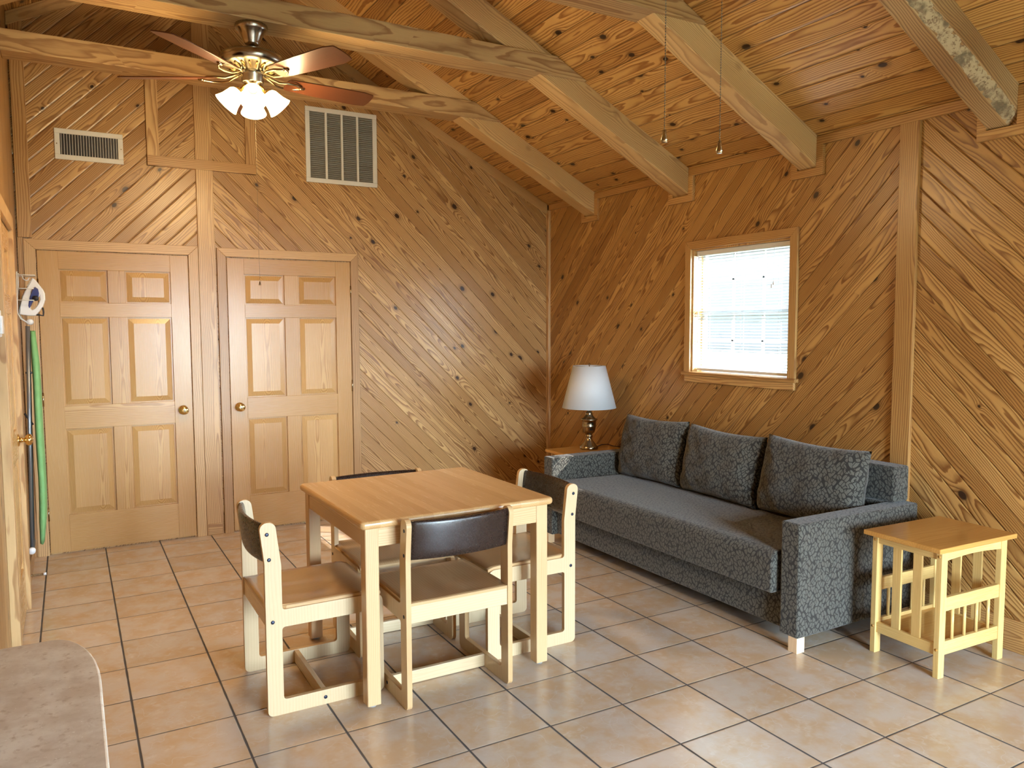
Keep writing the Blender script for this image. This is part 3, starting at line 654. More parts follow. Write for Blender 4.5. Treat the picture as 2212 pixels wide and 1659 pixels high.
# ------------------------------------------------------------------ beams
ys = [(-.600, -.738), (-1.690, -1.848), (-2.780, -2.912), (-3.868, -4.002), (-4.96, -5.10), (-6.05, -6.19)]
rl = ['first rafter from the back wall, its foot nearest the corner', 'second rafter from the back wall, carrying the fan beam', 'third rafter from the back wall, past the window', 'fourth rafter, rough-sawn with bark edge, above the end table', 'fifth rafter, above the camera', 'sixth rafter, behind the camera']
for i, (ya, yb) in enumerate(ys):
    b = MB(); dpt = .172
    def rz(x): return zr(x)-dpt
    if i != 3:
        b.hexa([(-2.92,yb,RIDGE-dpt),(0,yb,rz(0)),(0,ya,rz(0)),(-2.92,ya,RIDGE-dpt),(-2.92,yb,RIDGE+.02),(0,yb,zr(0)+.02),(0,ya,zr(0)+.02),(-2.92,ya,RIDGE+.02)])
    else:      # lower front arris is waney: bark edge
        sec = [(yb+.045, 0), (ya, 0), (ya, dpt+.02), (yb, dpt+.02), (yb, .060)]
        A_ = [b.bm.verts.new((-2.92, y, RIDGE-dpt+z)) for y, z in sec]; B_ = [b.bm.verts.new((0, y, rz(0)+z)) for y, z in sec]
        b.face(A_); b.face(B_)
        for k in range(5): b.face([A_[k], A_[(k+1) % 5], B_[(k+1) % 5], B_[k]])
    o = obj('ceiling_beam', b, M['beam_rough'] if i == 3 else M['beam_r'], None, .006 if i != 3 else 0)
    if i == 3:
        q_ = MB(); rn = random.Random(4)
        nz = [[rn.uniform(-1, 1) for _ in range(7)] for _ in range(181)]
        def wane(u, v_):
            x = -2.9+2.88*u; k = int(u*180); j = int(v_*6); e = 0 if j in (0, 6) else 1
            y = yb+.045*(1-v_)+.002; z = rz(x)+.060*v_
            d_ = .010*math.sin(PI*v_)+.006*nz[k][j]*e
            return (x, y-d_*.8, z-d_*.6)
        q_.grid(wane, 180, 6); obj('bark_edge', q_, M['bark'], o, label='pale flaky bark edge')
    o = o; tag(o, rl[i]+', right slope', 'beam', 'rafters of the right roof slope', 'structure')
    b = MB(); xe = XL if yb > YK else XK
    b.hexa([(xe,yb,rz(xe)),(-2.92,yb,RIDGE-dpt),(-2.92,ya,RIDGE-dpt),(xe,ya,rz(xe)),(xe,yb,zr(xe)+.02),(-2.92,yb,RIDGE+.02),(-2.92,ya,RIDGE+.02),(xe,ya,zr(xe)+.02)])
    o = obj('ceiling_beam', b, M['beam_l'], None, .006); tag(o, rl[i].split(',')[0]+' on the left roof slope', 'beam', 'rafters of the left roof slope', 'structure')
    # collar tie lapped on the rafter
    z0, z1 = 3.060, 3.178; xa, xb = -(z1-2.60)/.515, -(z0-2.60)/.515
    b = MB(); ta, tb = ya+.012, yb-.026
    b.prism([(xe+.0, z0), (xb, z0), (xa, z1), (xe+.0, z1)] if xe == XL else [(-4.9, z0), (xb, z0), (xa, z1), (-4.7, z1)], 'y', tb, ta)
    o = obj('tie_beam', b, M['beam_x'], None, .005); tag(o, 'horizontal tie beam lapped over the '+rl[i].split(',')[0], 'beam', 'horizontal tie beams', 'structure')
    if i < 5:   # trim boxed around the rafter foot
        b = MB(); zb2 = rz(0)
        b.box(-.024, yb-.045, zb2-.045, 0, ya+.045, zb2); b.box(-.024, yb-.045, zb2, 0, yb, 2.553); b.box(-.024, ya, zb2, 0, ya+.045, 2.553)
        tn[0] += 1; o = obj('trim_%d' % tn[0], b, M['trim_y'], None, .002); tag(o, 'small pine collar boxed under the foot of the '+rl[i].split(',')[0], 'trim', None, 'structure')

# ------------------------------------------------------------------ vents on the back wall
v = thing('supply_register', 'white metal supply register with vertical vanes at upper left of the back wall', 'vent', (-3.62, 0, 2.73))
x0, x1, z0, z1 = -3.822, -3.418, 2.630, 2.830; fw = .032
b = MB()
b.box(x0,-.010,z0,x1,0,z0+fw); b.box(x0,-.010,z1-fw,x1,0,z1); b.box(x0,-.010,z0+fw,x0+fw,0,z1-fw); b.box(x1-fw,-.010,z0+fw,x1,0,z1-fw)
obj('vent_frame', b, M['white'], v, .003)
b = MB(); b.box(x0+fw,-.0015,z0+fw,x1-fw,-.0005,z1-fw); obj('vent_backing', b, M['black'], v)
for i in range(21):
    b = MB(); x = x0+fw+.008+(x1-x0-2*fw-.016)*i/20; b.box(x-.0013,-.0085,z0+fw,x+.0013,-.0045,z1-fw); obj('vane', b, M['white'], v)
b = MB(); b.box(x0+.010,-.012,2.727,x0+.016,-.010,2.733); obj('screw', b, M['chrome'], v)
b = MB(); b.box(x1-.016,-.012,2.727,x1-.010,-.010,2.733); obj('screw', b, M['chrome'], v)
v = thing('return_grille', 'large white return air grille with four louvred bays and grey filter', 'vent', (-1.89, 0, 2.9))
x0, x1, z0, z1 = -2.175, -1.610, 2.625, 3.190; fw = .034
b = MB(); b.box(x0,-.016,z0,x1,0,z0+fw); b.box(x0,-.016,z1-fw,x1,0,z1); b.box(x0,-.016,z0+fw,x0+fw,0,z1-fw); b.box(x1-fw,-.016,z0+fw,x1,0,z1-fw)
obj('vent_frame', b, M['white'], v, .003)
bay = (x1-x0-2*fw)/4
for i in range(1, 4):
    b = MB(); x = x0+fw+bay*i; b.box(x-.008,-.017,z0+fw,x+.008,-.001,z1-fw); obj('mullion', b, M['white'], v, .001)
for i in range(4):
    b = MB(); xa, xb = x0+fw+bay*i+(.008 if i else 0), x0+fw+bay*(i+1)-(.008 if i < 3 else 0)
    b.box(xa,-.002,z0+fw,xb,-.0005,z1-fw)
    for k in range(34):
        z = z0+fw+.006+(z1-z0-2*fw-.012)*k/33
        b.hexa([(xa,-.013,z-.005),(xb,-.013,z-.005),(xb,-.003,z+.002),(xa,-.003,z+.002),(xa,-.013,z-.0042),(xb,-.013,z-.0042),(xb,-.003,z+.0028),(xa,-.003,z+.0028)])
    obj('louvre_bay', b, M['filter'], v)

# ------------------------------------------------------------------ dining table
TX, TY, TH = -2.392, -2.680, .765
t = thing('dining_table', 'square butcher-block dining table with rounded edge, four chairs around it', 'table', (TX, TY, 0), math.radians(.7))
h = .4475
b = MB(); b.prism(rounded([(-h,-h),(h,-h),(h,h),(-h,h)], .022, 5), 'z', TH-.032, TH); obj('tabletop', b, M['table_top'], t, .0135, world=False, segs=4)
lg, ins = .057, .022
for sx in (-1, 1):
    for sy in (-1, 1):
        b = MB(); x, y = sx*(h-ins-lg/2), sy*(h-ins-lg/2); b.box(x-lg/2, y-lg/2, .010, x+lg/2, y+lg/2, TH-.032); l = obj('leg', b, M['table_z'], t, .004, world=False)
        b = MB(); b.lathe([(.016,0),(.018,.004),(.010,.010),(0,.010)], (x, y, 0), 14); obj('glide', b, M['rubber'], l, world=False)
a = h-ins-lg; z0, z1 = TH-.032-.078, TH-.032
for s_ in (-1, 1):
    b = MB(); y = s_*(h-ins-.014); b.box(-a, y-.010, z0, a, y+.010, z1); obj('apron', b, M['table_x'], t, .001, world=False)
    b = MB(); x = s_*(h-ins-.014); b.box(x-.010, -a, z0, x+.010, a, z1); obj('apron', b, M['table_y'], t, .001, world=False)

# ------------------------------------------------------------------ chairs (local: back at x=0, seat towards +x, width along y)
def make_chair(label):
    t = thing('dining_chair', label, 'chair', (0,0,0), 0, 'birch ply chairs around the dining table')
    W, D, th = .480, .477, .022
    outer = rounded([(0,0),(D,0),(D,.422),(.064,.422),(.064,.60),(.044,.773),(-.018,.773),(0,.615)], [.022,.022,.040,.012,.0,.029,.029,.2], 5)
    hole = rounded([(.062,.060),(.415,.060),(.415,.352),(.062,.352)], .012, 4)
    for s_ in (-1, 1):
        b = MB(); y0, y1 = (-W/2, -W/2+th) if s_ < 0 else (W/2-th, W/2)
        # plate with one hole: bridge polygons by triangle fill
        for yy in (y0, y1):
            vo = [b.bm.verts.new((x, yy, z)) for x, z in outer]; vh = [b.bm.verts.new((x, yy, z)) for x, z in hole]
            es = [b.bm.edges.new((vo[i], vo[(i+1) % len(vo)])) for i in range(len(vo))]+[b.bm.edges.new((vh[i], vh[(i+1) % len(vh)])) for i in range(len(vh))]
            bmesh.ops.triangle_fill(b.bm, use_beauty=True, edges=es)
            if yy == y0: A, H_ = vo, vh
            else: B, H2 = vo, vh
        for i in range(len(A)): b.face([A[i], A[(i+1) % len(A)], B[(i+1) % len(A)], B[i]], 1, False)
        for i in range(len(H_)): b.face([H_[i], H_[(i+1) % len(H_)], H2[(i+1) % len(H_)], H2[i]], 1, False)
        f = obj('side_frame', b, [M['chair_ply'], M['edge']], t, .0025, world=False)
        R = Matrix.Rotation(PI/2 if s_ < 0 else -PI/2, 3, 'X')
        for (x, z) in ((.012,.727),(.018,.627),(.026,.378),(.227,.030)):
            q = MB(); q.lathe([(0,0),(.0075,0),(.0075,.0012),(.004,.002),(0,.002)], (x, s_*W/2, z), 14, M=R); obj('bolt', q, M['bolt'], f, world=False)
    wi = W/2-th
    # moulded seat with shallow dish
    b = MB(); x0, x1 = .004, .470; nu, nv = 18, 18; tk = .012
    def seatpt(i, j, top):
        u, v_ = i/nu, j/nv; x = x0+(x1-x0)*u; hw = wi-.001 if x < .074 else W/2-.009
        y = -hw+2*hw*v_
        dish = -.007*math.exp(-(((x-.20)/.13)**2+((abs(y)-.085)/.075)**2)) - .003*math.exp(-(((x-.22)/.17)**2+(y/.17)**2))
        z = .434+(dish if top else 0) - (.010*max(0, (u-.9)/.1)**2)
        return (x, y, z if top else z-tk)
    T_ = [[b.bm.verts.new(seatpt(i, j, True)) for j in range(nv+1)] for i in range(nu+1)]
    B_ = [[b.bm.verts.new(seatpt(i, j, False)) for j in range(nv+1)] for i in range(nu+1)]
    for i in range(nu):
        for j in range(nv):
            b.face([T_[i][j], T_[i+1][j], T_[i+1][j+1], T_[i][j+1]], 0, True); b.face([B_[i][j+1], B_[i+1][j+1], B_[i+1][j], B_[i][j]], 0, True)
        b.face([T_[i][0], B_[i][0], B_[i+1][0], T_[i+1][0]], 1); b.face([T_[i+1][nv], B_[i+1][nv], B_[i][nv], T_[i][nv]], 1)
    for j in range(nv):
        b.face([T_[0][j+1], B_[0][j+1], B_[0][j], T_[0][j]], 1); b.face([T_[nu][j], B_[nu][j], B_[nu][j+1], T_[nu][j+1]], 1)
    obj('seat', b, [M['chair_seat'], M['edge']], t, 0, world=False)
    b = MB(); b.box(.006, -wi, .352, .026, wi, .4215); obj('seat_rail', b, M['chair_y'], t, .002, world=False)
    b = MB(); b.box(.395, -wi, .362, .413, wi, .4215); obj('seat_rail', b, M['chair_y'], t, .002, world=False)
    b = MB(); b.box(.216, -wi, .003, .236, wi, .058); obj('stretcher', b, M['chair_y'], t, .002, world=False)
    # padded back: bowed to the rear
    b = MB(); nb = 20; tk = .022
    def bp(u, a):
        y = -wi+2*wi*u; bow = -.032*(1-(2*u-1)**2); zc, zh = .685, .080; r = tk/2
        # stadium section in (x,z)
        k = a*2*PI; cz, cx = math.cos(k), math.sin(k)
        sz = math.copysign(abs(cz)**.35, cz); sx_ = math.copysign(abs(cx)**.7, cx)
        z = zc+zh*sz; lean = (z-.61)*-.11
        puff = 1+.35*(1-(2*u-1)**4)
        return (.022+lean+bow+r*puff*sx_, y, z)
    b.grid(lambda a, u: bp(u, a), 40, nb, 0, True, wrapu=True)
    e0 = [v_ for v_ in b.bm.verts if abs(v_.co.y+wi) < 1e-6]; e1 = [v_ for v_ in b.bm.verts if abs(v_.co.y-wi) < 1e-6]
    b.face(e0); b.face(e1)
    obj('backrest', b, M['vinyl'], t, 0, world=False)
    return t
ch = make_chair('birch ply chair with brown vinyl back at the table side facing door with ironing board')
ch.location = (-3.170, -2.735, 0); ch.rotation_euler = (0, 0, 0)
for (x, y, rz_, lab) in ((-2.441, -3.203, PI/2, 'birch ply chair at the front of the table, glossy brown back nearest the viewer'),
                         (-1.712, -2.715, PI, 'birch ply chair between the table and the sofa, brown vinyl back'),
                         (-2.430, -2.168, -PI/2-.03, 'birch ply chair mostly hidden behind the table, post tops just above tabletop')):
    c = copy_tree(ch); c.location = (x, y, 0); c.rotation_euler = (0, 0, rz_); c['label'] = lab

# ------------------------------------------------------------------ sofa
s = thing('sofa', 'dark grey leaf-patterned sofa bed with three loose back cushions under the window', 'sofa', (-.5, -2.5, 0))
for (ya, yb) in ((-3.605, -3.497), (-1.500, -1.392)):
    b = MB(); b.box(-.915, ya, .072, -.030, yb, .612); obj('arm', b, M['sofa'], s, .010, segs=3)
b = MB(); b.box(-.872, -3.495, .078, -.05, -1.502, .262); obj('base', b, M['sofa'], s, .008)
prof = rounded([(-.945,.255),(-.20,.265),(-.20,.448),(-.945,.462)], [.012,.01,.02,.055], 6)
b = MB(); b.prism(prof, 'y', -3.472, -1.525, 0, False)
o = obj('seat_cushion', b, M['sofa'], s, .012, segs=3)
b = MB(); b.box(-.165, -3.494, .27, -.045, -1.503, .614); b.box(-.155, -3.555, .614, -.035, -1.445, .800); obj('back_panel', b, M['sofa'], s, .014, segs=3)
for (x, y) in ((-.885, -3.575), (-.885, -1.42), (-.08, -3.56), (-.08, -1.44)):
    b = MB(); b.box(x-.026, y-.026, 0, x+.026, y+.026, .074); obj('leg', b, M['sofa_foot'], s, .002)
# mattress platform rail on the floor
b = MB(); b.box(-.80, -3.42, .06, -.10, -1.58, .085); obj('under_rail', b, M['black'], s)

def cushion(cy, w, h_, th, lab, sd, tilt=11, roll_=0, x0=-.345, z0=.457):
    rnd = random.Random(sd); b = MB(); nu, nv = 34, 26
    ph = [rnd.uniform(0, 6.3) for _ in range(8)]
    Rm = Matrix.Rotation(math.radians(roll_), 3, 'X'); Rt = Matrix.Rotation(math.radians(-tilt), 3, 'Y')
    def pt(u, v_, side):
        a, c = 2*u-1, 2*v_-1
        ew = (1-abs(a)**2.6); eh = (1-abs(c)**2.6)
        prof_ = (max(0, ew)*max(0, eh))**.42
        y = a*w/2*(1-.035*(1-c*c)*abs(a)**3); z = (c*h_/2)*(1-.04*(1-a*a)*abs(c)**3)
        z -= .010*math.sin(PI*u*1.0+ph[6])*max(0, c)
        wr = .006*math.sin(9*a+4*c+ph[0])*math.sin(6*c+ph[1]) + .0045*math.sin(17*a-9*c+ph[2]) * (abs(a*c)**.5) + .004*math.sin(23*(a+c)+ph[3])*(abs(a)*abs(c))
        x = side*(th/2*prof_*(1+.10*c*-1)+(wr if prof_ > .2 else wr*prof_*5))
        p = Vector((x, y, z)); p = Rm @ p; p.z += h_/2; p = Rt @ Vector((p.x*-1, p.y, p.z)); 
        return Vector((x0-p.x*1.0, cy+p.y, z0+p.z))
    for side in (-1, 1): b.grid(lambda u, v_: pt(u, v_, side), nu, nv)
    o = obj('cushion_body', b, M['sofa'], None, 0, weld=True)
    return o
def place_cushion(cy, w, h_, th, lab, sd, **k):
    o = cushion(cy, w, h_, th, lab, sd, **k); o.name = 'sofa_cushion'; tag(o, lab, 'cushion', 'loose back cushions on the sofa')
    return o
place_cushion(-1.835, .655, .44, .19, 'leaf-patterned cushion at the lamp end of the sofa', 3, roll_=-1)
place_cushion(-2.493, .648, .43, .19, 'middle leaf-patterned cushion of the sofa, its top edge pinched', 5, roll_=1)
place_cushion(-3.158, .672, .44, .205, 'leaf-patterned cushion at the wall-post end of the sofa, the plumpest', 8, roll_=1)

# ------------------------------------------------------------------ end tables
def end_table(label, loc, rz_):
    t = thing('end_table', label, 'end table', loc, rz_, 'slatted mission end tables beside the sofa')
    H = .580; a, d = .232, .170; L_ = .040
    b = MB(); b.box(-.2745, -.189, H-.022, .2745, .189, H); obj('tabletop', b, M['end_top'], t, .004, world=False)
    for sx in (-1, 1):
        for sy in (-1, 1):
            x0, y0 = sx*a, sy*d; b = MB(); b.box(x0, y0, 0, x0-sx*L_, y0-sy*.026, H-.022); l = obj('leg', b, M['end_z'], t, .002, world=False)
            for z in (H-.045, .125):
                q = MB(); q.lathe([(0,0),(.0065,0),(.0065,.0012),(0,.0012)], (x0, y0-sy*.013, z), 10, M=Matrix.Rotation(sx*PI/2, 3, 'Y')); obj('plug', q, M['end_top'], l, world=False)
    # long sides (facing +-y): arched top rail, middle rail with spindles, bottom rail
    for sy in (-1, 1):
        y0 = sy*(d-.004); y1 = y0-sy*.018; x = a-L_
        arch = [(-x, H-.022), (-x, H-.066)]+[(-x+2*x*k/10, H-.066+.010*math.sin(PI*k/10)) for k in range(1, 10)]+[(x, H-.066), (x, H-.022)]
        b = MB(); b.prism(arch, 'y', y0, y1); obj('top_rail', b, M['end_x'], t, .001, world=False)
        b = MB(); b.box(-x, y0, .292, x, y1, .352); obj('middle_rail', b, M['end_x'], t, .002, world=False)
        b = MB(); b.box(-x, y0, .098, x, y1, .158); obj('bottom_rail', b, M['end_x'], t, .002, world=False)
        for k in range(4):
            xx = -x+2*x*(k+.75)/4.5; b = MB(); b.tube([(xx, (y0+y1)/2, .158), (xx, (y0+y1)/2, .292)], .0075, 10); obj('spindle', b, M['end_z'], t, world=False)
    # short sides (facing +-x): top rail, bottom rail, two flat slats
    for sx in (-1, 1):
        x0 = sx*(a-.008); x1 = x0-sx*.018; y = d-.026
        b = MB(); b.box(x0, -y, H-.062, x1, y, H-.022); obj('end_rail', b, M['end_y'], t, .001, world=False)
        b = MB(); b.box(x0, -y, .098, x1, y, .145); obj('end_rail', b, M['end_y'], t, .001, world=False)
        for k in (-1, 1):
            b = MB(); yy = k*.050; b.box(x0-sx*.003, yy-.021, .145, x1+sx*.004, yy+.021, H-.062); obj('slat', b, M['end_z'], t, .001, world=False)
    b = MB(); b.box(-a+.026, -d+.022, .128, a-.026, d-.022, .142); obj('shelf', b, M['end_top'], t, .001, world=False)
    return t
et = end_table('honey-coloured slatted end table standing beside the front arm of the sofa', (-.355, -3.920, 0), -.041)
et2 = copy_tree(et); et2.location = (-.36, -1.150, 0); et2.rotation_euler = (0, 0, 0)
et2['label'] = 'end table carrying the lamp in the corner, mostly hidden behind the sofa arm'

# ------------------------------------------------------------------ table lamp
LX, LY, LZ = -.335, -1.12, .581
t = thing('table_lamp', 'table lamp with white tapered fabric shade on turned brass urn base', 'lamp', (LX, LY, LZ))
prof = [(0,0),(.068,0),(.070,.006),(.068,.020),(.060,.026),(.057,.030),(.040,.052),(.027,.070),(.020,.085),(.021,.090),(.028,.094),(.028,.103),(.021,.108),(.021,.112),
        (.030,.118),(.042,.130),(.049,.150),(.052,.170),(.055,.175),(.053,.180),(.053,.215),(.062,.223),(.066,.229),(.060,.234),(.045,.240),(.034,.252),(.027,.265),(.026,.270),(.028,.276),(.022,.284),(.014,.290),(.010,.300),(.010,.37)]
b = MB(); b.lathe(prof+[(0,.37)], (LX, LY, LZ), 40); obj('lamp_base', b, M['antique'], t)
z0, z1 = LZ+.318, LZ+.640
b = MB(); b.lathe([(.207, z0), (.124, z1)], (LX, LY, 0), 56)
for f in list(b.bm.faces):
    if len(f.verts) > 4: b.bm.faces.remove(f)
obj('lamp_shade', b, M['lampshade'], t, solid=.002)
b = MB(); b.tube([(LX, LY, LZ+.36), (LX, LY, z1+.005)], .003, 8)
for k in range(3): a = 2*PI*k/3; b.tube([(LX, LY, z1-.01), (LX+.122*math.cos(a), LY+.122*math.sin(a), z1-.002)], .0015, 6)
b.ball((LX, LY, z1+.012), .009, 2); obj('shade_spider', b, M['antique'], t)
b = MB(); b.ball((LX, LY, LZ+.45), .03, 2, (1,1,1.4)); obj('light_bulb', b, M['white_pl'], t)
b = MB(); b.tube([(LX+.066, LY-.01, LZ+.010), (LX+.10, LY-.03, LZ+.028), (LX+.14, LY-.05, LZ+.030), (LX+.19, LY-.06, LZ+.012), (LX+.235, LY-.06, LZ+.004), (LX+.262, LY-.055, LZ+.002), (LX+.29, LY-.05, LZ)], .003, 7); obj('power_cord', b, M['black'], t)

# ------------------------------------------------------------------ ceiling fans
def make_fan(label, loc, lit, angle0, chains):
    """local origin at the underside of the tie beam"""
    t = thing('ceiling_fan', label, 'ceiling fan', loc, 0, None)
    b = MB(); b.lathe([(0,0),(.080,0),(.082,-.006),(.080,-.022),(.075,-.028),(.066,-.036),(.054,-.055),(.044,-.080),(.040,-.088),(.038,-.098),(.030,-.102),(.014,-.104),(0,-.104)], (0,0,0), 40); obj('canopy', b, M['nickel'], t, world=False)
    b = MB(); b.tube([(0,0,-.10),(0,0,-.17)], .011, 14); obj('down_rod', b, M['nickel'], t, world=False)
    b = MB(); b.lathe([(0,-.142),(.022,-.142),(.026,-.158),(.060,-.163),(.105,-.172),(.140,-.186),(.152,-.200),(.153,-.216),(.146,-.232),(.128,-.243),(.095,-.250),(.070,-.266),(.064,-.270),(0,-.270)], (0,0,0), 56); m = obj('motor_housing', b, M['nickel'], t, world=False)
    for k in range(20):
        a = 2*PI*k/20; q = MB(); ca, sa = math.cos(a), math.sin(a)
        q.tube([(ca*.118, sa*.118, -.2485), (ca*.100, sa*.100, -.2515), (ca*.078, sa*.078, -.2645)], .0042, 6); obj('vent_rib', q, M['brass'], m, world=False)
    b = MB(); b.lathe([(0,-.270),(.058,-.270),(.060,-.276),(.056,-.282),(.055,-.318),(.050,-.324),(.030,-.330),(.026,-.345),(0,-.347)], (0,0,0), 36); hub = obj('switch_housing', b, M['nickel'], t, world=False)
    zb = -.300
    for k in range(5):
        a = angle0+k*2*PI/5; Rz = Matrix.Rotation(a, 3, 'Z'); pit = Matrix.Rotation(math.radians(-13), 3, 'X')
        # blade iron: two curved straps round an oval opening
        b = MB()
        for s_ in (-1, 1):
            pts = [(.060, s_*.010, -.272), (.095, s_*.014, -.288), (.130, s_*.030, zb-.004), (.170, s_*.046, zb-.004), (.215, s_*.043, zb-.003), (.250, s_*.018, zb-.003), (.262, 0, zb-.003)]
            b.tube([Rz @ Vector(p) for p in pts], [.007,.006,.006,.006,.006,.006,.005], 8)
        b.tube([Rz @ Vector((.250, 0, zb-.003)), Rz @ Vector((.275, 0, zb+.002))], .010, 8)
        obj('blade_iron', b, M['antique'], t, world=False)
        b = MB(); n = 12
        out = [(.185, -.055), (.175, -.035), (.175, .035), (.185, .055), (.40, .068), (.60, .073)] + [(.655+.012*math.cos(q_), .062*math.sin(q_)) for q_ in [PI/2-PI*k2/8 for k2 in range(0, 9)]] + [(.60, -.073), (.40, -.068)]
        out = rounded(out, .01, 2)
        lo = [b.bm.verts.new(pit @ Vector((x, y, -.003))) for x, y in out]; hi = [b.bm.verts.new(pit @ Vector((x, y, .003))) for x, y in out]
        b.face(lo[::-1]); b.face(hi)
        for i in range(len(out)): b.face([lo[i], lo[(i+1) % len(out)], hi[(i+1) % len(out)], hi[i]])
        o = obj('fan_blade', b, M['blade'], t, .001, world=False, center=False); o.location = (0, 0, zb+.004); o.rotation_euler = (0, 0, a)
    for k in range(4):
        a = math.radians(258+90*k); dr = Vector((math.cos(a), math.sin(a), 0)); tilt = math.radians(42)
        ax = (dr*math.sin(tilt)+Vector((0, 0, -math.cos(tilt)))).normalized(); base = dr*.040+Vector((0, 0, -.335))
        Mx = Vector((0, 0, 1)).rotation_difference(ax).to_matrix()
        b = MB(); b.tube([Vector((0,0,-.325))+dr*.015, base, base+ax*.035], .008, 10); b.lathe([(0,.030),(.020,.030),(.022,.045),(.022,.062),(0,.062)], base, 20, M=Mx); obj('lamp_socket', b, M['brass'], t, world=False)
        b = MB(); b.lathe([(.024,.045),(.033,.050),(.041,.062),(.045,.085),(.050,.108),(.058,.128),(.064,.140)], base, 32, M=Mx)
        for f in list(b.bm.faces):
            if len(f.verts) > 4: b.bm.faces.remove(f)
        obj('glass_shade', b, M['fan_glass'] if lit else M['fan_glass_off'], t, world=False, solid=.003, label='glowing frosted bell-shaped glass shade' if lit else None)
        if lit:
            d = bpy.data.lights.new('bulb_light', 'POINT'); d.energy = 16; d.color = (1, .70, .36); d.shadow_soft_size = .035
            lo_ = bpy.data.objects.new('bulb_light', d); C.objects.link(lo_); lo_.parent = t; lo_.location = base+ax*.150
    m.scale = (1.06, 1.06, 1)
    for q_ in [x for x in bpy.data.objects if x.parent == t]:
        if q_.name.split('.')[0] not in ('canopy', 'down_rod'): q_.location.z += .034
    for (cx, cy, zt, zb2) in chains:
        b = MB(); z = zt
        while z > zb2: b.ball((cx, cy, z), .0013, 1); z -= .0042
        b.tube([(cx, cy, zt), (cx, cy, zb2)], .0004, 4)
        o = obj('pull_chain', b, M['chain'], t, world=False)
        b = MB(); b.lathe([(0,.004),(.003,.003),(.0035,-.004),(.0055,-.012),(.005,-.016),(0,-.016)], (cx, cy, zb2), 12); obj('chain_fob', b, M['antique'], o, world=False)
    return t
make_fan('brushed nickel ceiling fan with lit glass shades and walnut blades, hung from a tie beam', (-2.917, -1.782, 3.060), True, math.radians(8), [(.004, -.02, -.345, -1.302)])
make_fan('second ceiling fan above the camera, only its two beaded pull chains in view', (-2.913, -5.045, 3.060), False, math.radians(30), [(-.051, .010, -.34, -1.232), (.045, -.012, -.34, -1.243)])

# ------------------------------------------------------------------ left wall: iron holder, iron, ironing board, door stop, thermostat
t = thing('iron_holder', 'white wire rack on the left wall holding an iron', 'rack', (-4.06, -.50, 1.70))
X0 = -4.047; yA, yB = -.56, -.40
b = MB(); b.tube([(X0+.006,yA,1.855),(X0,yA,1.615),(X0+.015,yA,1.578),(X0+.05,yA,1.553)], .0035, 7); b.tube([(X0+.006,yB,1.855),(X0,yB,1.615),(X0+.015,yB,1.578),(X0+.05,yB,1.553)], .0035, 7); obj('wire_upright', b, M['white'], t)
for z, x in ((1.836, .095), (1.757, .085), (1.688, .085)):
    b = MB(); b.tube([(X0,yA,z),(X0+x,yA,z),(X0+x,yB,z),(X0,yB,z)], .003, 6); obj('wire_hoop', b, M['white'], t)
b = MB(); b.tube([(X0,yA,1.84),(X0,yB,1.84)], .003, 6); b.tube([(X0,yA,1.69),(X0,yB,1.69)], .003, 6); obj('wire_crossbar', b, M['white'], t)
b = MB(); b.tube([(X0+.03,yA+.03,1.836),(X0+.035,yA+.03,1.815),(X0+.048,yA+.03,1.805),(X0+.060,yA+.03,1.808),(X0+.066,yA+.03,1.822)], .003, 6); obj('wire_hook', b, M['white'], t)
for y in (yA+.02, yB-.02):
    b = MB(); b.lathe([(0,0),(.016,0),(.018,.008),(.010,.014),(0,.014)], (X0+.058, y, 1.560), 14, M=Matrix.Rotation(-PI/2, 3, 'X') if y < -.5 else Matrix.Rotation(PI/2, 3, 'X')); obj('hanger_peg', b, M['white_pl'], t)

t = thing('clothes_iron', 'white and navy steam iron standing upright in the wire rack', 'iron', (-3.99, -.50, 1.59))
# outline in the x-z plane, nose up, soleplate towards the wall
def iron_pt(px, py):   # from zoomed pixels to x,z at the iron's plane
    u, v_ = px*.10853, 560+py*.1085
    return (-4.036+(u-40)*.002362-(v_-600)*.00011, 1.823-(v_-600)*.00275)
outl = [iron_pt(*p) for p in ((640,365),(700,400),(780,500),(860,600),(895,670),(905,800),(860,930),(790,1030),(700,1130),(540,1125),(385,1100),(400,940),(450,740),(520,600),(590,470))]
hole = [iron_pt(*p) for p in ((790,720),(800,800),(760,900),(700,980),(640,1015),(600,980),(620,900),(660,840),(740,800))]
b = MB(); yI = -.48
for yy in (yI-.045, yI+.045):
    vo = [b.bm.verts.new((x, yy, z)) for x, z in outl]; vh = [b.bm.verts.new((x, yy, z)) for x, z in hole]
    es = [b.bm.edges.new((vo[i], vo[(i+1) % len(vo)])) for i in range(len(vo))]+[b.bm.edges.new((vh[i], vh[(i+1) % len(vh)])) for i in range(len(vh))]
    bmesh.ops.triangle_fill(b.bm, use_beauty=True, edges=es)
    if yy < yI: A, H_ = vo, vh
    else: B, H2 = vo, vh
for A_, B_ in ((A, B), (H_, H2)):
    for i in range(len(A_)): b.face([A_[i], A_[(i+1) % len(A_)], B_[(i+1) % len(A_)], B_[i]], 0, False)
for v_ in b.bm.verts:      # narrow the nose and the handle like a real iron
    k = 1-.8*max(0, min(1, (v_.co.z-1.68)/.14)); v_.co.y = yI+(v_.co.y-yI)*max(.18, k)
body = obj('iron_body', b, M['white_pl'], t, .006, segs=3)
sp_ = [iron_pt(*p) for p in ((630,360),(640,370),(590,470),(520,600),(450,740),(400,940),(385,1105),(372,1100),(385,930),(435,735),(505,590),(575,460))]
b = MB(); b.prism(sp_, 'y', yI-.05, yI+.05)
for v_ in b.bm.verts: k = 1-.85*max(0, min(1, (v_.co.z-1.66)/.16)); v_.co.y = yI+(v_.co.y-yI)*max(.1, k)
obj('soleplate', b, M['chrome'], t)
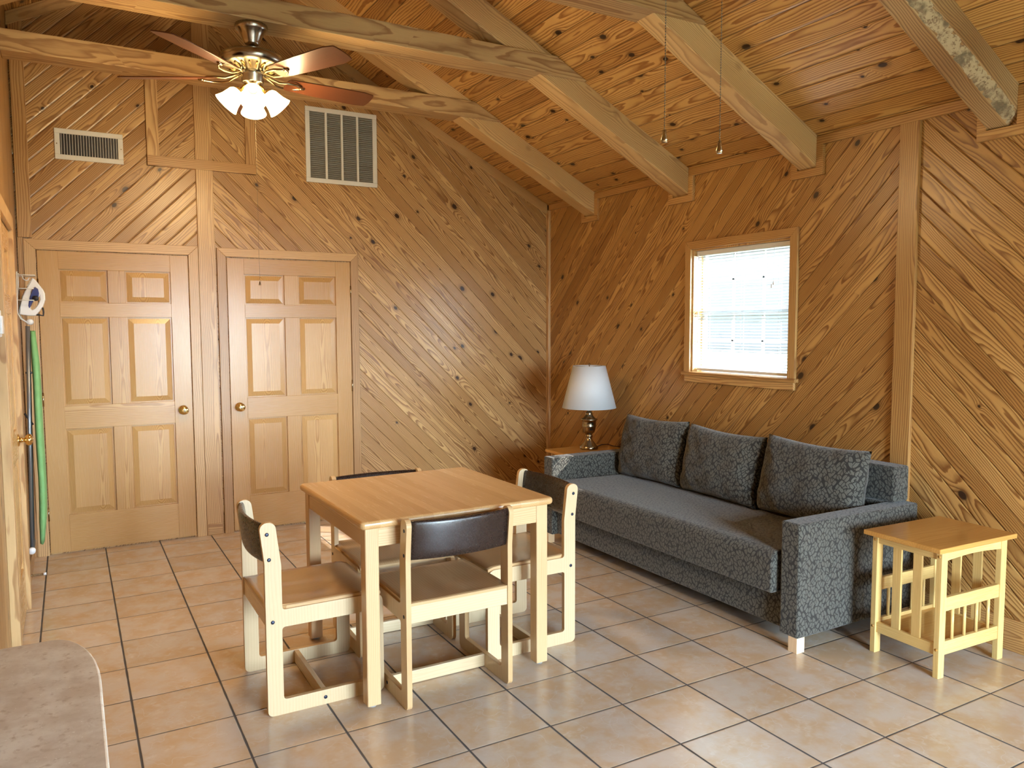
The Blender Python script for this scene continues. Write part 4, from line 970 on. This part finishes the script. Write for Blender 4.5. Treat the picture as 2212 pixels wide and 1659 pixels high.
nv_ = [iron_pt(*p) for p in ((700,545),(760,590),(780,680),(770,750),(690,790),(650,860),(610,940),(585,985),(565,930),(575,850),(600,750),(640,630))]
b = MB(); b.prism(nv_, 'y', yI-.047, yI+.047)
obj('water_tank', b, M['navy'], t, .003, label='navy blue grip and tank')
c_ = iron_pt(715, 780); b = MB(); b.lathe([(0,0),(.016,0),(.016,.02),(0,.022)], (c_[0], yI-.045, c_[1]), 16, M=Matrix.Rotation(PI/2, 3, 'X')); obj('steam_dial', b, M['black'], t)
p_ = [iron_pt(*p) for p in ((720,1105),(790,1110),(860,1125),(865,1050),(850,960))]
b = MB(); b.tube([(x, yI, z) for x, z in p_], .005, 7); obj('power_cord', b, M['black'], t)

t = thing('ironing_board', 'green covered ironing board hanging folded on the left wall', 'ironing board', (-3.99, -.50, .22))
b = MB(); n = 26
zt_, zb_ = 1.505, .215
def edge_w(s_):   # half width of the board along its height, nose at the top
    return .155*min(1, (max(0, 1-s_)/.35))**.6 if s_ > .65 else .155*min(1, (.35+s_*12))**.5
ring = []
for i in range(n+1):
    s_ = i/n; z = zb_+(zt_-zb_)*s_; hw = max(.03, edge_w(s_)); xc = -3.980+.016*math.sin(PI*min(1, s_*1.05))+.004*math.sin(9*s_)
    rg_ = []
    for k in range(14):
        a = 2*PI*k/14; rg_.append(b.bm.verts.new((xc+.021*math.copysign(abs(math.cos(a))**.7, math.cos(a))*(.6+.4*min(1, s_*8, (1-s_)*6+.2)), -.47+hw*math.copysign(abs(math.sin(a))**.8, math.sin(a)), z+.004*math.sin(k*2.1+i))))
    ring.append(rg_)
for A, B in zip(ring, ring[1:]):
    for k in range(14): b.face([A[k], A[(k+1) % 14], B[(k+1) % 14], B[k]], 0, True)
b.face(ring[0]); b.face(ring[-1])
obj('board_cover', b, M['green'], t)
for y in (-.60, -.50):
    b = MB(); b.tube([(-3.999, y, 1.535), (-4.030, y, .215)], .0105, 10); l = obj('leg', b, M['grey_tube'], t, label='grey metal leg tube')
b = MB(); b.tube([(-4.030,-.64,.205),(-4.030,-.40,.205)], .013, 12); obj('foot_bar', b, M['grey_tube'], t)
b = MB(); b.lathe([(0,0),(.020,0),(.020,.022),(0,.022)], (-4.030, -.66, .205), 16, M=Matrix.Rotation(-PI/2, 3, 'X')); obj('end_cap', b, M['white_pl'], t)
b = MB(); b.tube([(-4.020,-.60,1.26),(-3.985,-.60,1.26)], .006, 8); b.tube([(-4.035,-.60,1.02),(-3.995,-.60,.95)], .006, 8); obj('clip', b, M['black'], t)

t = thing('door_stop', 'small spring door stop with white tip on the left baseboard', 'door stop', (-4.04, -.72, .075))
b = MB(); pts = [(-4.042+.002*k*.35, -.72+.006*math.cos(k*.9), .075+.006*math.sin(k*.9)) for k in range(0, 100)]; b.tube(pts, .0014, 5); obj('spring', b, M['antique'], t)
b = MB(); b.lathe([(0,0),(.008,0),(.008,.014),(0,.014)], (-3.974, -.72, .075), 12, M=Matrix.Rotation(PI/2, 3, 'Y')); obj('rubber_tip', b, M['white_pl'], t)

t = thing('thermostat', 'white plastic thermostat at the left picture edge on the left wall', 'thermostat', (XL, -2.16, 1.54))
b = MB(); b.box(XL, -2.22, 1.485, XL+.028, -2.10, 1.60); o = obj('cover', b, M['white_pl'], t, .006)
b = MB(); b.box(XL+.028, -2.20, 1.50, XL+.036, -2.12, 1.575); obj('front_plate', b, M['white_pl'], t, .003)

# ------------------------------------------------------------------ kitchen counter
t = thing('kitchen_counter', 'stone-patterned laminate counter with rounded corner at lower left', 'counter', (-4.6, -4.9, 0))
b = MB(); b.prism([(-5.82,-5.30),(-3.764,-5.30),(-3.764,-4.50),(-3.7655,-4.455),(-3.770,-4.41),(-3.777,-4.37),(-3.786,-4.335),(-3.797,-4.306),(-3.810,-4.283),(-3.825,-4.268),(-3.842,-4.262),(-5.82,-4.262)], 'z', .878, .914); obj('countertop', b, M['laminate'], t, .004, segs=3)
b = MB(); b.box(-5.82, -5.26, .10, -3.80, -4.30, .878); b.box(-5.82, -5.20, 0, -3.86, -4.36, .10); obj('cabinet_body', b, M['door_v'], t, .002)
